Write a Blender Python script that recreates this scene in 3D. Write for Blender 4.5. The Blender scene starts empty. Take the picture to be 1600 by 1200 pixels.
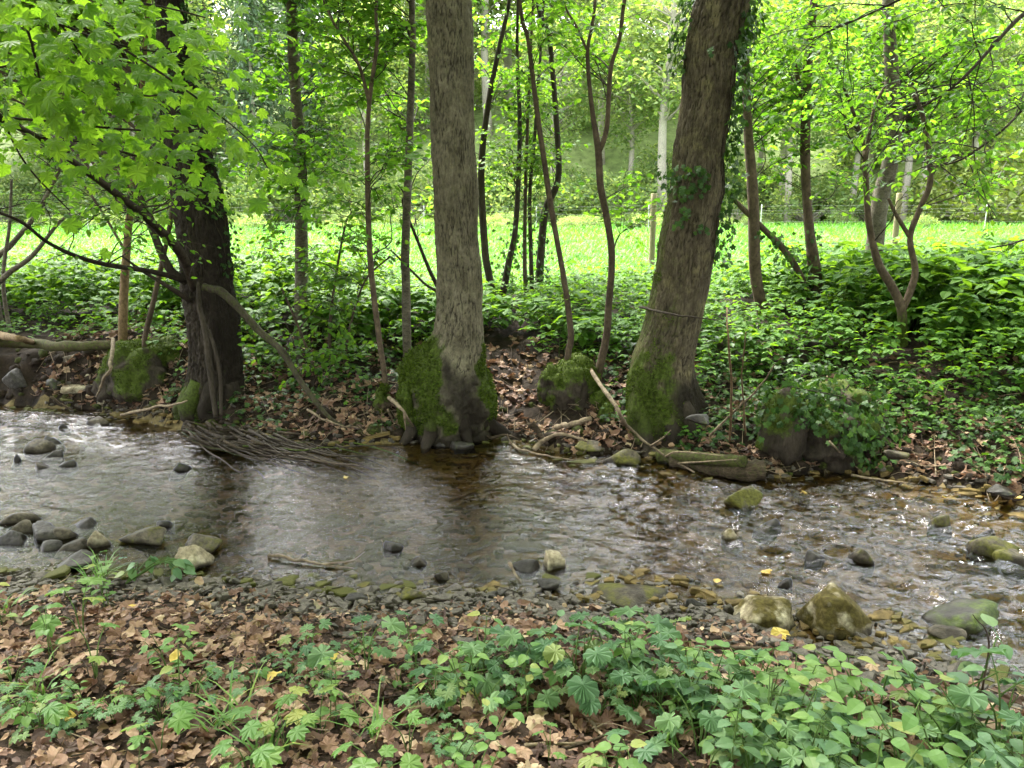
import bpy, math
import numpy as np
from mathutils import Matrix, Vector
rad = math.radians
SC = bpy.context.scene
COL = SC.collection

# ------------------------------------------------------------------ camera
CAM_Z, PITCH, FPX = 1.90, rad(12.4), 1232.0
cam_d = bpy.data.cameras.new('camera')
cam_d.sensor_width = 36.0
cam_d.lens = 36.0 * FPX / 1600.0
cam_d.clip_end = 2000.0
cam = bpy.data.objects.new('camera', cam_d)
cam.location = (0, 0, CAM_Z)
cam.rotation_euler = (rad(90) - PITCH, 0, 0)
COL.objects.link(cam)
SC.camera = cam

# ------------------------------------------------------------------ sky, sun, exposure
SUN_EL, SUN_AZ = rad(56), rad(-32)          # soft light from beyond the meadow, left
world = bpy.data.worlds.new('World')
SC.world = world
world.use_nodes = True
wn, wl = world.node_tree.nodes, world.node_tree.links
wn.clear()
sky = wn.new('ShaderNodeTexSky')
sky.sky_type = 'NISHITA'
sky.sun_disc = False
sky.sun_elevation = SUN_EL
sky.sun_rotation = SUN_AZ
sky.air_density = 1.0
sky.dust_density = 4.0
hsv = wn.new('ShaderNodeHueSaturation')
hsv.inputs['Saturation'].default_value = 0.22       # overcast: nearly white sky
bgn = wn.new('ShaderNodeBackground')
bgn.inputs['Strength'].default_value = 0.15
won = wn.new('ShaderNodeOutputWorld')
wl.new(sky.outputs[0], hsv.inputs['Color'])
wl.new(hsv.outputs[0], bgn.inputs['Color'])
wl.new(bgn.outputs[0], won.inputs['Surface'])

sun_d = bpy.data.lights.new('sun', 'SUN')
sun_d.energy = 1.5
sun_d.angle = rad(25)
sun_d.color = (1.0, 0.96, 0.88)
sun = bpy.data.objects.new('sun', sun_d)
# sun stands towards +Y (beyond the meadow): rotation so that -Z of the lamp points down and back at the camera
sdir = Vector((math.sin(SUN_AZ) * math.cos(SUN_EL), math.cos(SUN_AZ) * math.cos(SUN_EL), math.sin(SUN_EL)))
sun.rotation_euler = (-sdir).to_track_quat('-Z', 'Y').to_euler()
sun.location = (0, 10, 30)
COL.objects.link(sun)

SC.view_settings.view_transform = 'Standard'
SC.view_settings.look = 'None'
SC.view_settings.exposure = 3.7
SC.view_settings.gamma = 1.0
SC.view_settings.use_curve_mapping = False
cy = SC.cycles
cy.max_bounces = 8
cy.diffuse_bounces = 4
cy.glossy_bounces = 3
cy.transmission_bounces = 4
cy.transparent_max_bounces = 8
cy.volume_bounces = 1
cy.caustics_reflective = False
cy.caustics_refractive = False
cy.sample_clamp_indirect = 6.0
try:
    cy.use_denoising = True
    cy.denoiser = 'OPENIMAGEDENOISE'
except Exception:
    pass

# ------------------------------------------------------------------ numpy helpers
def RNG(seed): return np.random.default_rng(seed)

def _hash(ix, iy, iz):
    h = (ix.astype(np.int64) * 374761393 + iy.astype(np.int64) * 668265263 + iz.astype(np.int64) * 2147483647) & 0xffffffff
    h = ((h ^ (h >> 13)) * 1274126177) & 0xffffffff
    h = ((h ^ (h >> 15)) * 2246822519) & 0xffffffff
    return ((h ^ (h >> 16)) & 0xffffff) / float(0xffffff)

def noise(x, y, z=None):
    """smooth value noise, -1..1"""
    x = np.asarray(x, float); y = np.asarray(y, float)
    z = np.zeros_like(x) if z is None else np.asarray(z, float)
    ix, iy, iz = np.floor(x), np.floor(y), np.floor(z)
    fx, fy, fz = x - ix, y - iy, z - iz
    ux, uy, uz = (f * f * f * (f * (f * 6 - 15) + 10) for f in (fx, fy, fz))
    ix, iy, iz = ix.astype(np.int64), iy.astype(np.int64), iz.astype(np.int64)
    r = 0
    for dx in (0, 1):
        wx = ux if dx else 1 - ux
        for dy in (0, 1):
            wy = uy if dy else 1 - uy
            for dz in (0, 1):
                wz = uz if dz else 1 - uz
                r = r + wx * wy * wz * _hash(ix + dx, iy + dy, iz + dz)
    return r * 2 - 1

def fbm(x, y, z=None, oct=4, gain=0.5):
    x = np.asarray(x, float); y = np.asarray(y, float)
    z = np.zeros_like(x) if z is None else np.asarray(z, float)
    a, s = 1.0, 0.0
    for k in range(oct):
        s = s + a * noise(x * 2 ** k + 17.3 * k, y * 2 ** k + 5.1 * k, z * 2 ** k + 9.7 * k)
        a *= gain
    return s

def smooth(a, b, x):
    t = np.clip((np.asarray(x, float) - a) / (b - a), 0, 1)
    return t * t * (3 - 2 * t)

def unit(v):
    v = np.asarray(v, float)
    return v / np.maximum(np.linalg.norm(v, axis=-1, keepdims=True), 1e-9)

def frames(d, n):
    """rotation matrices with +Y along d and +Z near n"""
    y = unit(d)
    n = np.asarray(n, float)
    z = n - (n * y).sum(-1, keepdims=True) * y
    bad = np.linalg.norm(z, axis=-1) < 1e-3
    if bad.any():
        z[bad] = np.cross(y[bad], np.array([0.31, 0.9, 0.2]))
    z = unit(z)
    x = np.cross(y, z)
    return np.stack([x, y, z], axis=-1)

# ------------------------------------------------------------------ mesh building
class Geo:
    def __init__(self):
        self.v, self.f, self.a, self.n = [], [], {}, 0
        self.names = ('rnd', 'moss', 'wet')
        for k in self.names: self.a[k] = []
    def add(self, v, faces, rnd=0.0, moss=0.0, wet=0.0, mat=0):
        v = np.asarray(v, float).reshape(-1, 3)
        if not isinstance(faces, (list, tuple)): faces = [faces]
        for f in faces:
            f = np.asarray(f, np.int64)
            if len(f): self.f.append((f + self.n, mat))
        self.v.append(v)
        for k, val in zip(self.names, (rnd, moss, wet)):
            self.a[k].append(np.broadcast_to(np.asarray(val, float), (len(v),)).astype(np.float32))
        self.n += len(v)
    def data(self, name, mats, smooth=True):
        me = bpy.data.meshes.new(name)
        V = np.concatenate(self.v).astype(np.float32)
        me.vertices.add(len(V)); me.vertices.foreach_set('co', V.ravel())
        loops = np.concatenate([f.ravel() for f, _ in self.f]).astype(np.int32)
        tot = np.concatenate([np.full(len(f), f.shape[1], np.int32) for f, _ in self.f])
        mi = np.concatenate([np.full(len(f), m, np.int32) for f, m in self.f])
        start = np.concatenate([[0], np.cumsum(tot)[:-1]]).astype(np.int32)
        me.loops.add(len(loops)); me.loops.foreach_set('vertex_index', loops)
        me.polygons.add(len(tot)); me.polygons.foreach_set('loop_start', start)
        try: me.polygons.foreach_set('loop_total', tot)
        except Exception: pass
        me.polygons.foreach_set('material_index', mi)
        me.polygons.foreach_set('use_smooth', np.full(len(tot), smooth, bool))
        for k in self.names:
            arr = np.concatenate(self.a[k])
            if arr.any():
                at = me.attributes.new(k, 'FLOAT', 'POINT')
                at.data.foreach_set('value', arr)
        for m in (mats if isinstance(mats, (list, tuple)) else [mats]): me.materials.append(m)
        me.update(calc_edges=True)
        me.validate()
        return me
    def build(self, name, mats, parent=None, smooth=True):
        return link(name, self.data(name, mats, smooth), parent)

def link(name, data, parent=None):
    o = bpy.data.objects.new(name, data)
    COL.objects.link(o)
    if parent is not None: o.parent = parent
    return o

def tag(o, label=None, cat=None, group=None, kind=None):
    if label: o['label'] = label
    if cat: o['category'] = cat
    if group: o['group'] = group
    if kind: o['kind'] = kind
    return o

def thing(name, label, cat, loc=(0, 0, 0), rz=0.0, group=None):
    o = link(name, None)
    o.empty_display_size = 0.05
    o.location = tuple(float(c) for c in loc); o.rotation_euler = (0, 0, float(rz))
    return tag(o, label, cat, group)

class Tm:
    def __init__(self, v, f): self.v, self.f = np.asarray(v, float), f if isinstance(f, list) else [f]

def scat(g, tm, pos, R, s, rnd=0.0, moss=0.0, wet=0.0, mat=0):
    """add n transformed copies of a template to one mesh"""
    pos = np.asarray(pos, float).reshape(-1, 3); n = len(pos)
    if n == 0: return
    s = np.broadcast_to(np.asarray(s, float), (n,)) if np.ndim(s) < 2 else np.asarray(s, float)
    tv = tm.v[None] * (s[:, None, None] if s.ndim == 1 else s[:, None, :])
    v = np.einsum('nij,nkj->nki', R, tv) + pos[:, None]
    K = len(tm.v)
    off = (np.arange(n) * K)[:, None, None]
    fs = [(np.asarray(f)[None] + off).reshape(-1, np.asarray(f).shape[1]) for f in tm.f]
    rp = lambda q: np.repeat(np.broadcast_to(np.asarray(q, float), (n,)), K)
    g.add(v.reshape(-1, 3), fs, rp(rnd), rp(moss), rp(wet), mat)

def spline(pts, n):
    """Catmull-Rom through pts (M x k), n samples evenly along the index"""
    P = np.asarray(pts, float)
    if len(P) == 2: return P[0] + (P[1] - P[0]) * np.linspace(0, 1, n)[:, None]
    P = np.vstack([2 * P[0] - P[1], P, 2 * P[-1] - P[-2]])
    t = np.linspace(0, len(P) - 3 - 1e-6, n); i = t.astype(int); f = (t - i)[:, None]
    p0, p1, p2, p3 = P[i], P[i + 1], P[i + 2], P[i + 3]
    return 0.5 * (2 * p1 + (p2 - p0) * f + (2 * p0 - 5 * p1 + 4 * p2 - p3) * f ** 2 + (3 * p1 - p0 - 3 * p2 + p3) * f ** 3)

def ringframes(C):
    T = unit(np.gradient(C, axis=0))
    up = np.tile(np.array([0.0, 0.0, 1.0]), (len(C), 1))
    flat = np.abs(T[:, 2]) > 0.6
    ref = np.array([1.0, 0.0, 0.0]) if flat.mean() > 0.5 else np.array([0.0, 0.0, 1.0])
    A = np.cross(T, ref)
    small = np.linalg.norm(A, axis=1) < 0.05
    if small.any(): A[small] = np.cross(T[small], np.array([0.2, 1.0, 0.1]))
    A = unit(A)
    for k in range(1, len(A)):          # keep continuity
        a = A[k - 1] - (A[k - 1] @ T[k]) * T[k]
        A[k] = a / max(np.linalg.norm(a), 1e-6)
    B = np.cross(T, A)
    return T, A, B

def tube(C, R, seg=6, cap=True, disp=None):
    """C ring centres, R radii (N) or (N x seg)"""
    C = np.asarray(C, float); N = len(C)
    R = np.broadcast_to(np.asarray(R, float), (N,)) if np.ndim(R) < 2 else R
    T, A, B = ringframes(C)
    th = np.linspace(0, 2 * np.pi, seg, endpoint=False)
    R2 = np.repeat(R[:, None], seg, 1) if R.ndim == 1 else R
    v = C[:, None] + R2[..., None] * (np.cos(th)[None, :, None] * A[:, None] + np.sin(th)[None, :, None] * B[:, None])
    i = np.arange(N - 1)[:, None] * seg; j = np.arange(seg)[None]; j2 = (j + 1) % seg
    q = np.stack([i + j, i + j2, i + seg + j2, i + seg + j], -1).reshape(-1, 4)
    v = v.reshape(-1, 3)
    fs = [q]
    if cap:
        v = np.vstack([v, C[0], C[-1]])
        a, b = N * seg, N * seg + 1
        s = np.arange(seg); s2 = (s + 1) % seg; o = (N - 1) * seg
        fs.append(np.vstack([np.stack([np.full(seg, a), s2, s], 1), np.stack([np.full(seg, b), o + s, o + s2], 1)]))
    return v, fs

# ------------------------------------------------------------------ pixel rays of the photograph (1600 x 1200) -> points of the place
FW = np.array([0, math.cos(PITCH), -math.sin(PITCH)]); UP = np.array([0, math.sin(PITCH), math.cos(PITCH)])
def ray(px, py):
    u, v = (px - 800) / FPX, (600 - py) / FPX
    return np.array([u, 0, 0]) + FW + v * UP
def W(px, py, d):
    """the point seen at px,py at depth y = d"""
    r = ray(px, py); t = d / r[1]
    return np.array([0, 0, CAM_Z]) + r * t
def mpp(px, py, d):
    """metres per photograph pixel there"""
    r = ray(px, py)
    return d / r[1] / FPX
def Z0(px, py, z=0.0):
    r = ray(px, py); t = (z - CAM_Z) / r[2]
    return np.array([0, 0, CAM_Z]) + r * t
def G(px, py):
    """the point of the ground seen at px,py"""
    r = ray(px, py); t = np.geomspace(1.2, 250, 6000)
    p = np.array([0, 0, CAM_Z]) + r * t[:, None]
    hit = np.nonzero(p[:, 2] <= T(p[:, 0], p[:, 1]))[0]
    k = hit[0] if len(hit) else -1
    q = p[k].copy(); q[2] = T(q[0:1], q[1:2])[0]
    return q
def PIX(P):
    P = np.asarray(P, float).reshape(-1, 3) - np.array([0, 0, CAM_Z])
    w = P @ FW
    return np.stack([800 + FPX * P[:, 0] / w, 600 - FPX * (P @ UP) / w], 1)

# ------------------------------------------------------------------ materials
def mat(name):
    m = bpy.data.materials.new(name); m.use_nodes = True
    nt = m.node_tree; nt.nodes.clear()
    out = nt.nodes.new('ShaderNodeOutputMaterial')
    return m, nt, out
def nd(nt, typ, **kw):
    n = nt.nodes.new(typ)
    for k, v in kw.items():
        if k.startswith('i_'): n.inputs[k[2:].replace('_', ' ')].default_value = v
        else: setattr(n, k, v)
    return n
def ramp(nt, stops):
    r = nt.nodes.new('ShaderNodeValToRGB')
    el = r.color_ramp.elements
    while len(el) > 1: el.remove(el[-1])
    el[0].position = stops[0][0]; el[0].color = (*stops[0][1], 1)
    for p, c in stops[1:]:
        e = el.new(p); e.color = (*c, 1)
    return r
def attr(nt, name):
    a = nt.nodes.new('ShaderNodeAttribute'); a.attribute_name = name
    return a.outputs['Fac']
def math_(nt, op, a, b=None, c=None):
    m = nt.nodes.new('ShaderNodeMath'); m.operation = op
    for k, q in enumerate((a, b, c)):
        if q is None: continue
        if isinstance(q, (int, float)): m.inputs[k].default_value = q
        else: nt.links.new(q, m.inputs[k])
    return m.outputs[0]
def mixc(nt, fac, a, b, typ='MIX'):
    m = nt.nodes.new('ShaderNodeMix'); m.data_type = 'RGBA'; m.blend_type = typ
    for s, q in (('Factor', fac), ('A', a), ('B', b)):
        sock = [i for i in m.inputs if i.name == s and (i.type == ('VALUE' if s == 'Factor' else 'RGBA'))][0]
        if isinstance(q, (int, float)): sock.default_value = q
        elif isinstance(q, tuple): sock.default_value = (*q, 1)
        else: nt.links.new(q, sock)
    return [o for o in m.outputs if o.type == 'RGBA'][0]
def tex(nt, scale, detail=4, rough=0.55, coord='Object', stretch=None, kind='noise', dist=0.0):
    tc = nt.nodes.new('ShaderNodeTexCoord')
    src = tc.outputs[coord]
    if stretch is not None:
        mp = nt.nodes.new('ShaderNodeMapping'); mp.inputs['Scale'].default_value = stretch
        nt.links.new(src, mp.inputs['Vector']); src = mp.outputs[0]
    if kind == 'noise':
        n = nd(nt, 'ShaderNodeTexNoise', i_Scale=scale, i_Detail=detail, i_Roughness=rough, i_Distortion=dist)
        o = n.outputs['Fac']
    else:
        n = nd(nt, 'ShaderNodeTexVoronoi', i_Scale=scale)
        o = n.outputs['Distance']
    nt.links.new(src, n.inputs['Vector'])
    return o

def leaf_mat(name, stops, trans, tfac=0.45, rough=0.5, spec=0.35, vein=True):
    """stops: colours by the leaf's own random number; trans: how the transmitted light is coloured"""
    m, nt, out = mat(name)
    oi = nt.nodes.new('ShaderNodeObjectInfo')
    r = math_(nt, 'FRACT', math_(nt, 'ADD', attr(nt, 'rnd'), oi.outputs['Random']))
    cr = ramp(nt, stops); nt.links.new(r, cr.inputs[0])
    t = tex(nt, 60, 2)
    c = mixc(nt, math_(nt, 'MULTIPLY', t, 0.35), cr.outputs[0], mixc(nt, 1.0, cr.outputs[0], (0.55, 0.6, 0.5), 'MULTIPLY'))
    pb = nd(nt, 'ShaderNodeBsdfPrincipled', i_Roughness=rough)
    pb.inputs['Specular IOR Level'].default_value = spec
    nt.links.new(c, pb.inputs['Base Color'])
    tr = nt.nodes.new('ShaderNodeBsdfTranslucent')
    tcol = mixc(nt, 1.0, c, trans, 'MULTIPLY')
    nt.links.new(tcol, tr.inputs['Color'])
    mx = nt.nodes.new('ShaderNodeMixShader'); mx.inputs[0].default_value = tfac
    nt.links.new(pb.outputs[0], mx.inputs[1]); nt.links.new(tr.outputs[0], mx.inputs[2])
    nt.links.new(mx.outputs[0], out.inputs[0])
    return m

def woody(name, a, b, scale=8, stretch=(1, 1, 1), moss_a=(0.024, 0.036, 0.007), moss_b=(0.07, 0.095, 0.015), wet=(0.012, 0.009, 0.006), rough=0.85,
          bump=0.5, lichen=None, fine=60, spec=0.1, grain=0.8):
    m, nt, out = mat(name)
    t1 = tex(nt, scale, 6, 0.65, stretch=stretch)
    cr = ramp(nt, [(0.32, a), (0.68, b)]); nt.links.new(t1, cr.inputs[0])
    c = cr.outputs[0]
    if lichen:
        t3 = tex(nt, 5, 5, 0.7)
        lr = ramp(nt, [(0.52, (0, 0, 0)), (0.66, (1, 1, 1))]); nt.links.new(t3, lr.inputs[0])
        c = mixc(nt, math_(nt, 'MULTIPLY', lr.outputs[0], 0.7), c, lichen)
    tf = tex(nt, fine * .6, 5, 0.7, stretch=stretch)
    fr_ = ramp(nt, [(0.30, (.42, .42, .42)), (0.50, (1, 1, 1)), (0.72, (1.45, 1.45, 1.4))]); nt.links.new(tf, fr_.inputs[0])
    c = mixc(nt, grain, c, mixc(nt, 1.0, c, fr_.outputs[0], 'MULTIPLY'))
    oi = nt.nodes.new('ShaderNodeObjectInfo')
    c = mixc(nt, math_(nt, 'MULTIPLY', oi.outputs['Random'], 0.4), c, mixc(nt, 1.0, c, (0.5, 0.5, 0.52), 'MULTIPLY'))
    t2 = tex(nt, 45, 4, 0.6)
    mr = ramp(nt, [(0.3, moss_a), (0.7, moss_b)]); nt.links.new(t2, mr.inputs[0])
    mo = attr(nt, 'moss')
    mf = math_(nt, 'SMOOTHSTEP' if False else 'MULTIPLY', math_(nt, 'SUBTRACT', math_(nt, 'ADD', mo, math_(nt, 'MULTIPLY', t2, 0.5)), 0.55), 4.0)
    cl = nt.nodes.new('ShaderNodeClamp'); nt.links.new(mf, cl.inputs[0])
    c = mixc(nt, cl.outputs[0], c, mr.outputs[0])
    we = nt.nodes.new('ShaderNodeClamp'); nt.links.new(attr(nt, 'wet'), we.inputs[0])
    c = mixc(nt, we.outputs[0], c, wet)
    pb = nt.nodes.new('ShaderNodeBsdfPrincipled')
    nt.links.new(c, pb.inputs['Base Color'])
    rr = math_(nt, 'SUBTRACT', rough, math_(nt, 'MULTIPLY', we.outputs[0], 0.2))
    nt.links.new(rr, pb.inputs['Roughness'])
    pb.inputs['Specular IOR Level'].default_value = spec
    tb = tex(nt, fine, 5, 0.7, stretch=stretch)
    bm = nd(nt, 'ShaderNodeBump', i_Strength=bump, i_Distance=0.01)
    nt.links.new(tb, bm.inputs['Height']); nt.links.new(bm.outputs[0], pb.inputs['Normal'])
    nt.links.new(pb.outputs[0], out.inputs[0])
    return m

G1, G2, G3, G4 = (0.036, 0.095, 0.012), (0.058, 0.14, 0.016), (0.085, 0.175, 0.020), (0.11, 0.20, 0.03)
M = {}
M['leaf_tree'] = leaf_mat('tree_leaf', [(0, G1), (0.35, G2), (0.7, G3), (1, G4)], (2.35, 2.25, 0.9), 0.55, rough=.55, spec=.25)
M['leaf_maple'] = leaf_mat('maple_leaf', [(0, (0.07, 0.155, 0.018)), (0.5, (.095, .19, .022)), (1, (.125, .22, .03))], (2.3, 2.2, 0.85), 0.6, rough=.55, spec=.22)
M['leaf_bank'] = leaf_mat('undergrowth_leaf', [(0, G1), (0.4, G2), (1, G3)], (2.4, 2.0, 0.8), 0.45, rough=.6, spec=.16)
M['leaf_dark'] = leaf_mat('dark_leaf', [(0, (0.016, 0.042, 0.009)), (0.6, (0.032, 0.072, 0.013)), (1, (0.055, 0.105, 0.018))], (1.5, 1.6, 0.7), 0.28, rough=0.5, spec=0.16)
M['leaf_blue'] = leaf_mat('bluish_herb_leaf', [(0, (0.056, 0.128, 0.052)), (0.5, (0.088, 0.17, 0.068)), (0.9, (0.125, 0.21, 0.08)), (1, (0.20, 0.24, 0.07))], (1.3, 1.5, 0.7), 0.3, rough=0.5)
M['leaf_light'] = leaf_mat('light_herb_leaf', [(0, (0.075, 0.165, 0.035)), (0.5, (0.105, 0.20, 0.040)), (0.88, (0.14, 0.24, 0.05)), (1, (0.24, 0.25, 0.055))], (1.4, 1.5, 0.7), 0.35, rough=0.5)
M['leaf_far'] = leaf_mat('far_leaf', [(0, (0.085, 0.15, 0.05)), (0.4, (0.14, 0.215, 0.08)), (0.8, (0.205, 0.285, 0.115)), (1, (0.28, 0.33, 0.165))], (2.3, 2.1, 1.0), 0.5, rough=0.6, spec=0.2)  # pale tones: the haze over the far slope is put into these colours
M['leaf_conifer'] = leaf_mat('conifer_leaf', [(0, (0.05, 0.095, 0.045)), (1, (0.09, 0.15, 0.065))], (1.4, 1.5, 0.8), 0.25, rough=0.6)
M['leaf_yellowish'] = leaf_mat('yellowish_leaf', [(0, (0.10, 0.15, 0.025)), (1, (0.17, 0.21, 0.04))], (1.4, 1.4, 0.8), 0.4, rough=0.6)
M['grass'] = leaf_mat('meadow_grass', [(0, (0.055, 0.155, 0.02)), (0.6, (0.08, 0.20, 0.026)), (1, (0.115, 0.23, 0.034))], (1.45, 1.6, 0.8), 0.45, rough=0.55, spec=0.2)
M['dead_leaf'] = leaf_mat('dead_leaf', [(0, (0.05, 0.027, 0.019)), (0.3, (0.125, 0.066, 0.042)), (0.6, (0.215, 0.123, 0.078)), (0.85, (0.30, 0.19, 0.12)), (1, (0.40, 0.30, 0.19))],
                          (1.2, 1.0, 0.8), 0.12, rough=0.62, spec=0.3)
M['yellow_leaf'] = leaf_mat('yellow_leaf', [(0, (0.45, 0.30, 0.05)), (1, (0.55, 0.42, 0.10))], (1.2, 1.1, 0.8), 0.2, rough=0.5)
M['moss'] = leaf_mat('moss_tuft', [(0, (0.016, 0.026, 0.004)), (0.5, (0.046, 0.075, 0.008)), (1, (0.10, 0.15, 0.014))], (1.3, 1.3, 0.6), 0.25, rough=0.8, spec=0.1)
M['stem'] = woody('herb_stem', (0.05, 0.09, 0.02), (0.09, 0.14, 0.04), 20, bump=0.1)
M['bark_centre'] = woody('grey_brown_bark', (0.072, 0.062, 0.040), (0.16, 0.14, 0.096), 5, (1.6, 1.6, 0.9), lichen=(0.18, 0.16, 0.108), bump=0.9, fine=50)
M['bark_moss'] = woody('rough_bark', (0.038, 0.030, 0.019), (0.105, 0.086, 0.055), 7, (2, 2, 0.6), lichen=(0.14, 0.12, 0.06), bump=0.8, fine=55)
M['bark_dark'] = woody('dark_bark', (0.025, 0.02, 0.015), (0.065, 0.052, 0.038), 7, (2, 2, 0.6), bump=0.8, fine=55)
M['bark_grey'] = woody('smooth_grey_bark', (0.06, 0.05, 0.036), (0.145, 0.125, 0.092), 9, (1, 1, 1.6), lichen=(0.19, 0.18, 0.14), bump=0.5)
M['bark_tan'] = woody('tan_bark', (0.12, 0.08, 0.042), (0.21, 0.145, 0.08), 9, (1, 1, 0.7), bump=0.4)
M['bark_brown'] = woody('brown_bark', (0.045, 0.032, 0.022), (0.105, 0.078, 0.052), 12, (1, 1, 0.7), bump=0.4)
M['twig'] = woody('twig_bark', (0.02, 0.015, 0.011), (0.055, 0.043, 0.03), 15, bump=0.2)
M['stick'] = woody('pale_dead_wood', (0.10, 0.075, 0.048), (0.27, 0.21, 0.14), 12, (1, 1, 1), bump=0.4)
M['log'] = woody('rotting_log', (0.022, 0.016, 0.011), (0.085, 0.062, 0.040), 9, (0.5, 3, 3), bump=0.8)
M['root'] = woody('wet_root', (0.028, 0.021, 0.015), (0.095, 0.072, 0.05), 14, bump=0.4, rough=0.6)
M['pole'] = woody('weathered_post', (0.17, 0.15, 0.085), (0.27, 0.235, 0.14), 8, (6, 6, 0.5), bump=0.3)
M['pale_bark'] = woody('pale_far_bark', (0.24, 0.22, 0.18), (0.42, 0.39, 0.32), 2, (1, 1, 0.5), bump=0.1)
M['rock_tan'] = woody('tan_stone', (0.15, 0.12, 0.075), (0.36, 0.31, 0.21), 9, moss_a=(0.035, 0.028, 0.010), moss_b=(0.10, 0.08, 0.025), bump=0.7, lichen=(0.40, 0.37, 0.26))
M['rock_dark'] = woody('dark_slate', (0.018, 0.016, 0.014), (0.06, 0.054, 0.046), 9, bump=0.5, rough=0.5, spec=.15)
M['rock_grey'] = woody('grey_stone', (0.045, 0.038, 0.028), (0.13, 0.11, 0.08), 9, moss_a=(0.04, 0.04, 0.01), moss_b=(0.10, 0.095, 0.02), bump=0.6, rough=0.6)
M['rock_shore'] = woody('shore_slate', (0.03, 0.027, 0.023), (0.15, 0.13, 0.105), 5, bump=0.4, rough=0.5)
M['rock_bed'] = woody('stream_bed_stone', (0.055, 0.038, 0.014), (0.175, 0.125, 0.046), 3, moss_a=(0.035, 0.038, 0.010), moss_b=(0.085, 0.082, 0.022), bump=0.4, rough=0.7)
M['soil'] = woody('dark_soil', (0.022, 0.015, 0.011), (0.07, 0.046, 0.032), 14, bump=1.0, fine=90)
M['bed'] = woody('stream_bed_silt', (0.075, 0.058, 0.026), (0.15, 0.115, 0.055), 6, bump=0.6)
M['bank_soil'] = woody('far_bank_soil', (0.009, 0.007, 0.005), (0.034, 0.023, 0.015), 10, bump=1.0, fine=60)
M['meadow'] = woody('meadow_turf', (0.065, 0.16, 0.02), (0.105, 0.215, 0.03), 1.2, bump=0.4, fine=20)
M['hill'] = woody('forest_floor', (0.11, 0.16, 0.05), (0.19, 0.24, 0.09), 0.25, bump=0.3, fine=3)  # lightened along with the far leaves, in place of haze
M['wire'] = woody('fence_wire', (0.28, 0.30, 0.26), (0.42, 0.44, 0.40), 4, bump=0.0, rough=0.4)

m, nt, out = mat('stream_water')
bt1 = tex(nt, 22, 3, 0.6, stretch=(0.55, 1.0, 1.0), dist=0.6)
bt2 = tex(nt, 75, 2, 0.5, stretch=(0.7, 1.0, 1.0))
hh = math_(nt, 'ADD', bt1, math_(nt, 'MULTIPLY', bt2, 0.3))
bm = nd(nt, 'ShaderNodeBump', i_Strength=0.6, i_Distance=0.016)
nt.links.new(hh, bm.inputs['Height'])
fr = nd(nt, 'ShaderNodeFresnel', i_IOR=1.33); nt.links.new(bm.outputs[0], fr.inputs['Normal'])
tp = nt.nodes.new('ShaderNodeBsdfTransparent'); tp.inputs[0].default_value = (0.64, 0.55, 0.35, 1)
gl = nd(nt, 'ShaderNodeBsdfGlossy', i_Roughness=0.03); gl.inputs['Color'].default_value = (1, 1, 1, 1)
nt.links.new(bm.outputs[0], gl.inputs['Normal'])
mx = nt.nodes.new('ShaderNodeMixShader')
nt.links.new(fr.outputs[0], mx.inputs[0]); nt.links.new(tp.outputs[0], mx.inputs[1]); nt.links.new(gl.outputs[0], mx.inputs[2])
nt.links.new(mx.outputs[0], out.inputs[0])
M['water'] = m
# ------------------------------------------------------------------ terrain
_far = np.array([Z0(*p) for p in [(-260, 628), (-100, 630), (0, 632), (150, 642), (280, 668), (400, 690), (520, 700), (620, 690), (700, 676), (820, 690), (900, 712), (1000, 712), (1110, 735), (1200, 748),
                                  (1320, 736), (1500, 765), (1600, 786), (1800, 820)]])
_near = np.array([Z0(*p) for p in [(-250, 880), (0, 900), (120, 905), (330, 905), (450, 920), (600, 937), (750, 925), (850, 932), (950, 950), (1100, 955), (1230, 1000), (1330, 1020), (1400, 1010), (1500, 1050), (1600, 1085), (1800, 1150)]])
_far = _far[np.argsort(_far[:, 0])]; _near = _near[np.argsort(_near[:, 0])]
def ext(x, A):
    y = np.interp(x, A[:, 0], A[:, 1])
    s0 = (A[2, 1] - A[0, 1]) / (A[2, 0] - A[0, 0]); s1 = (A[-1, 1] - A[-3, 1]) / (A[-1, 0] - A[-3, 0])
    return y + np.where(x < A[0, 0], (x - A[0, 0]) * s0, 0) + np.where(x > A[-1, 0], (x - A[-1, 0]) * s1 * 0.5, 0)
def shore_far(x): return ext(np.asarray(x, float), _far)
def shore_near(x): return np.minimum(ext(np.asarray(x, float), _near), shore_far(x) - 0.8)
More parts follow.
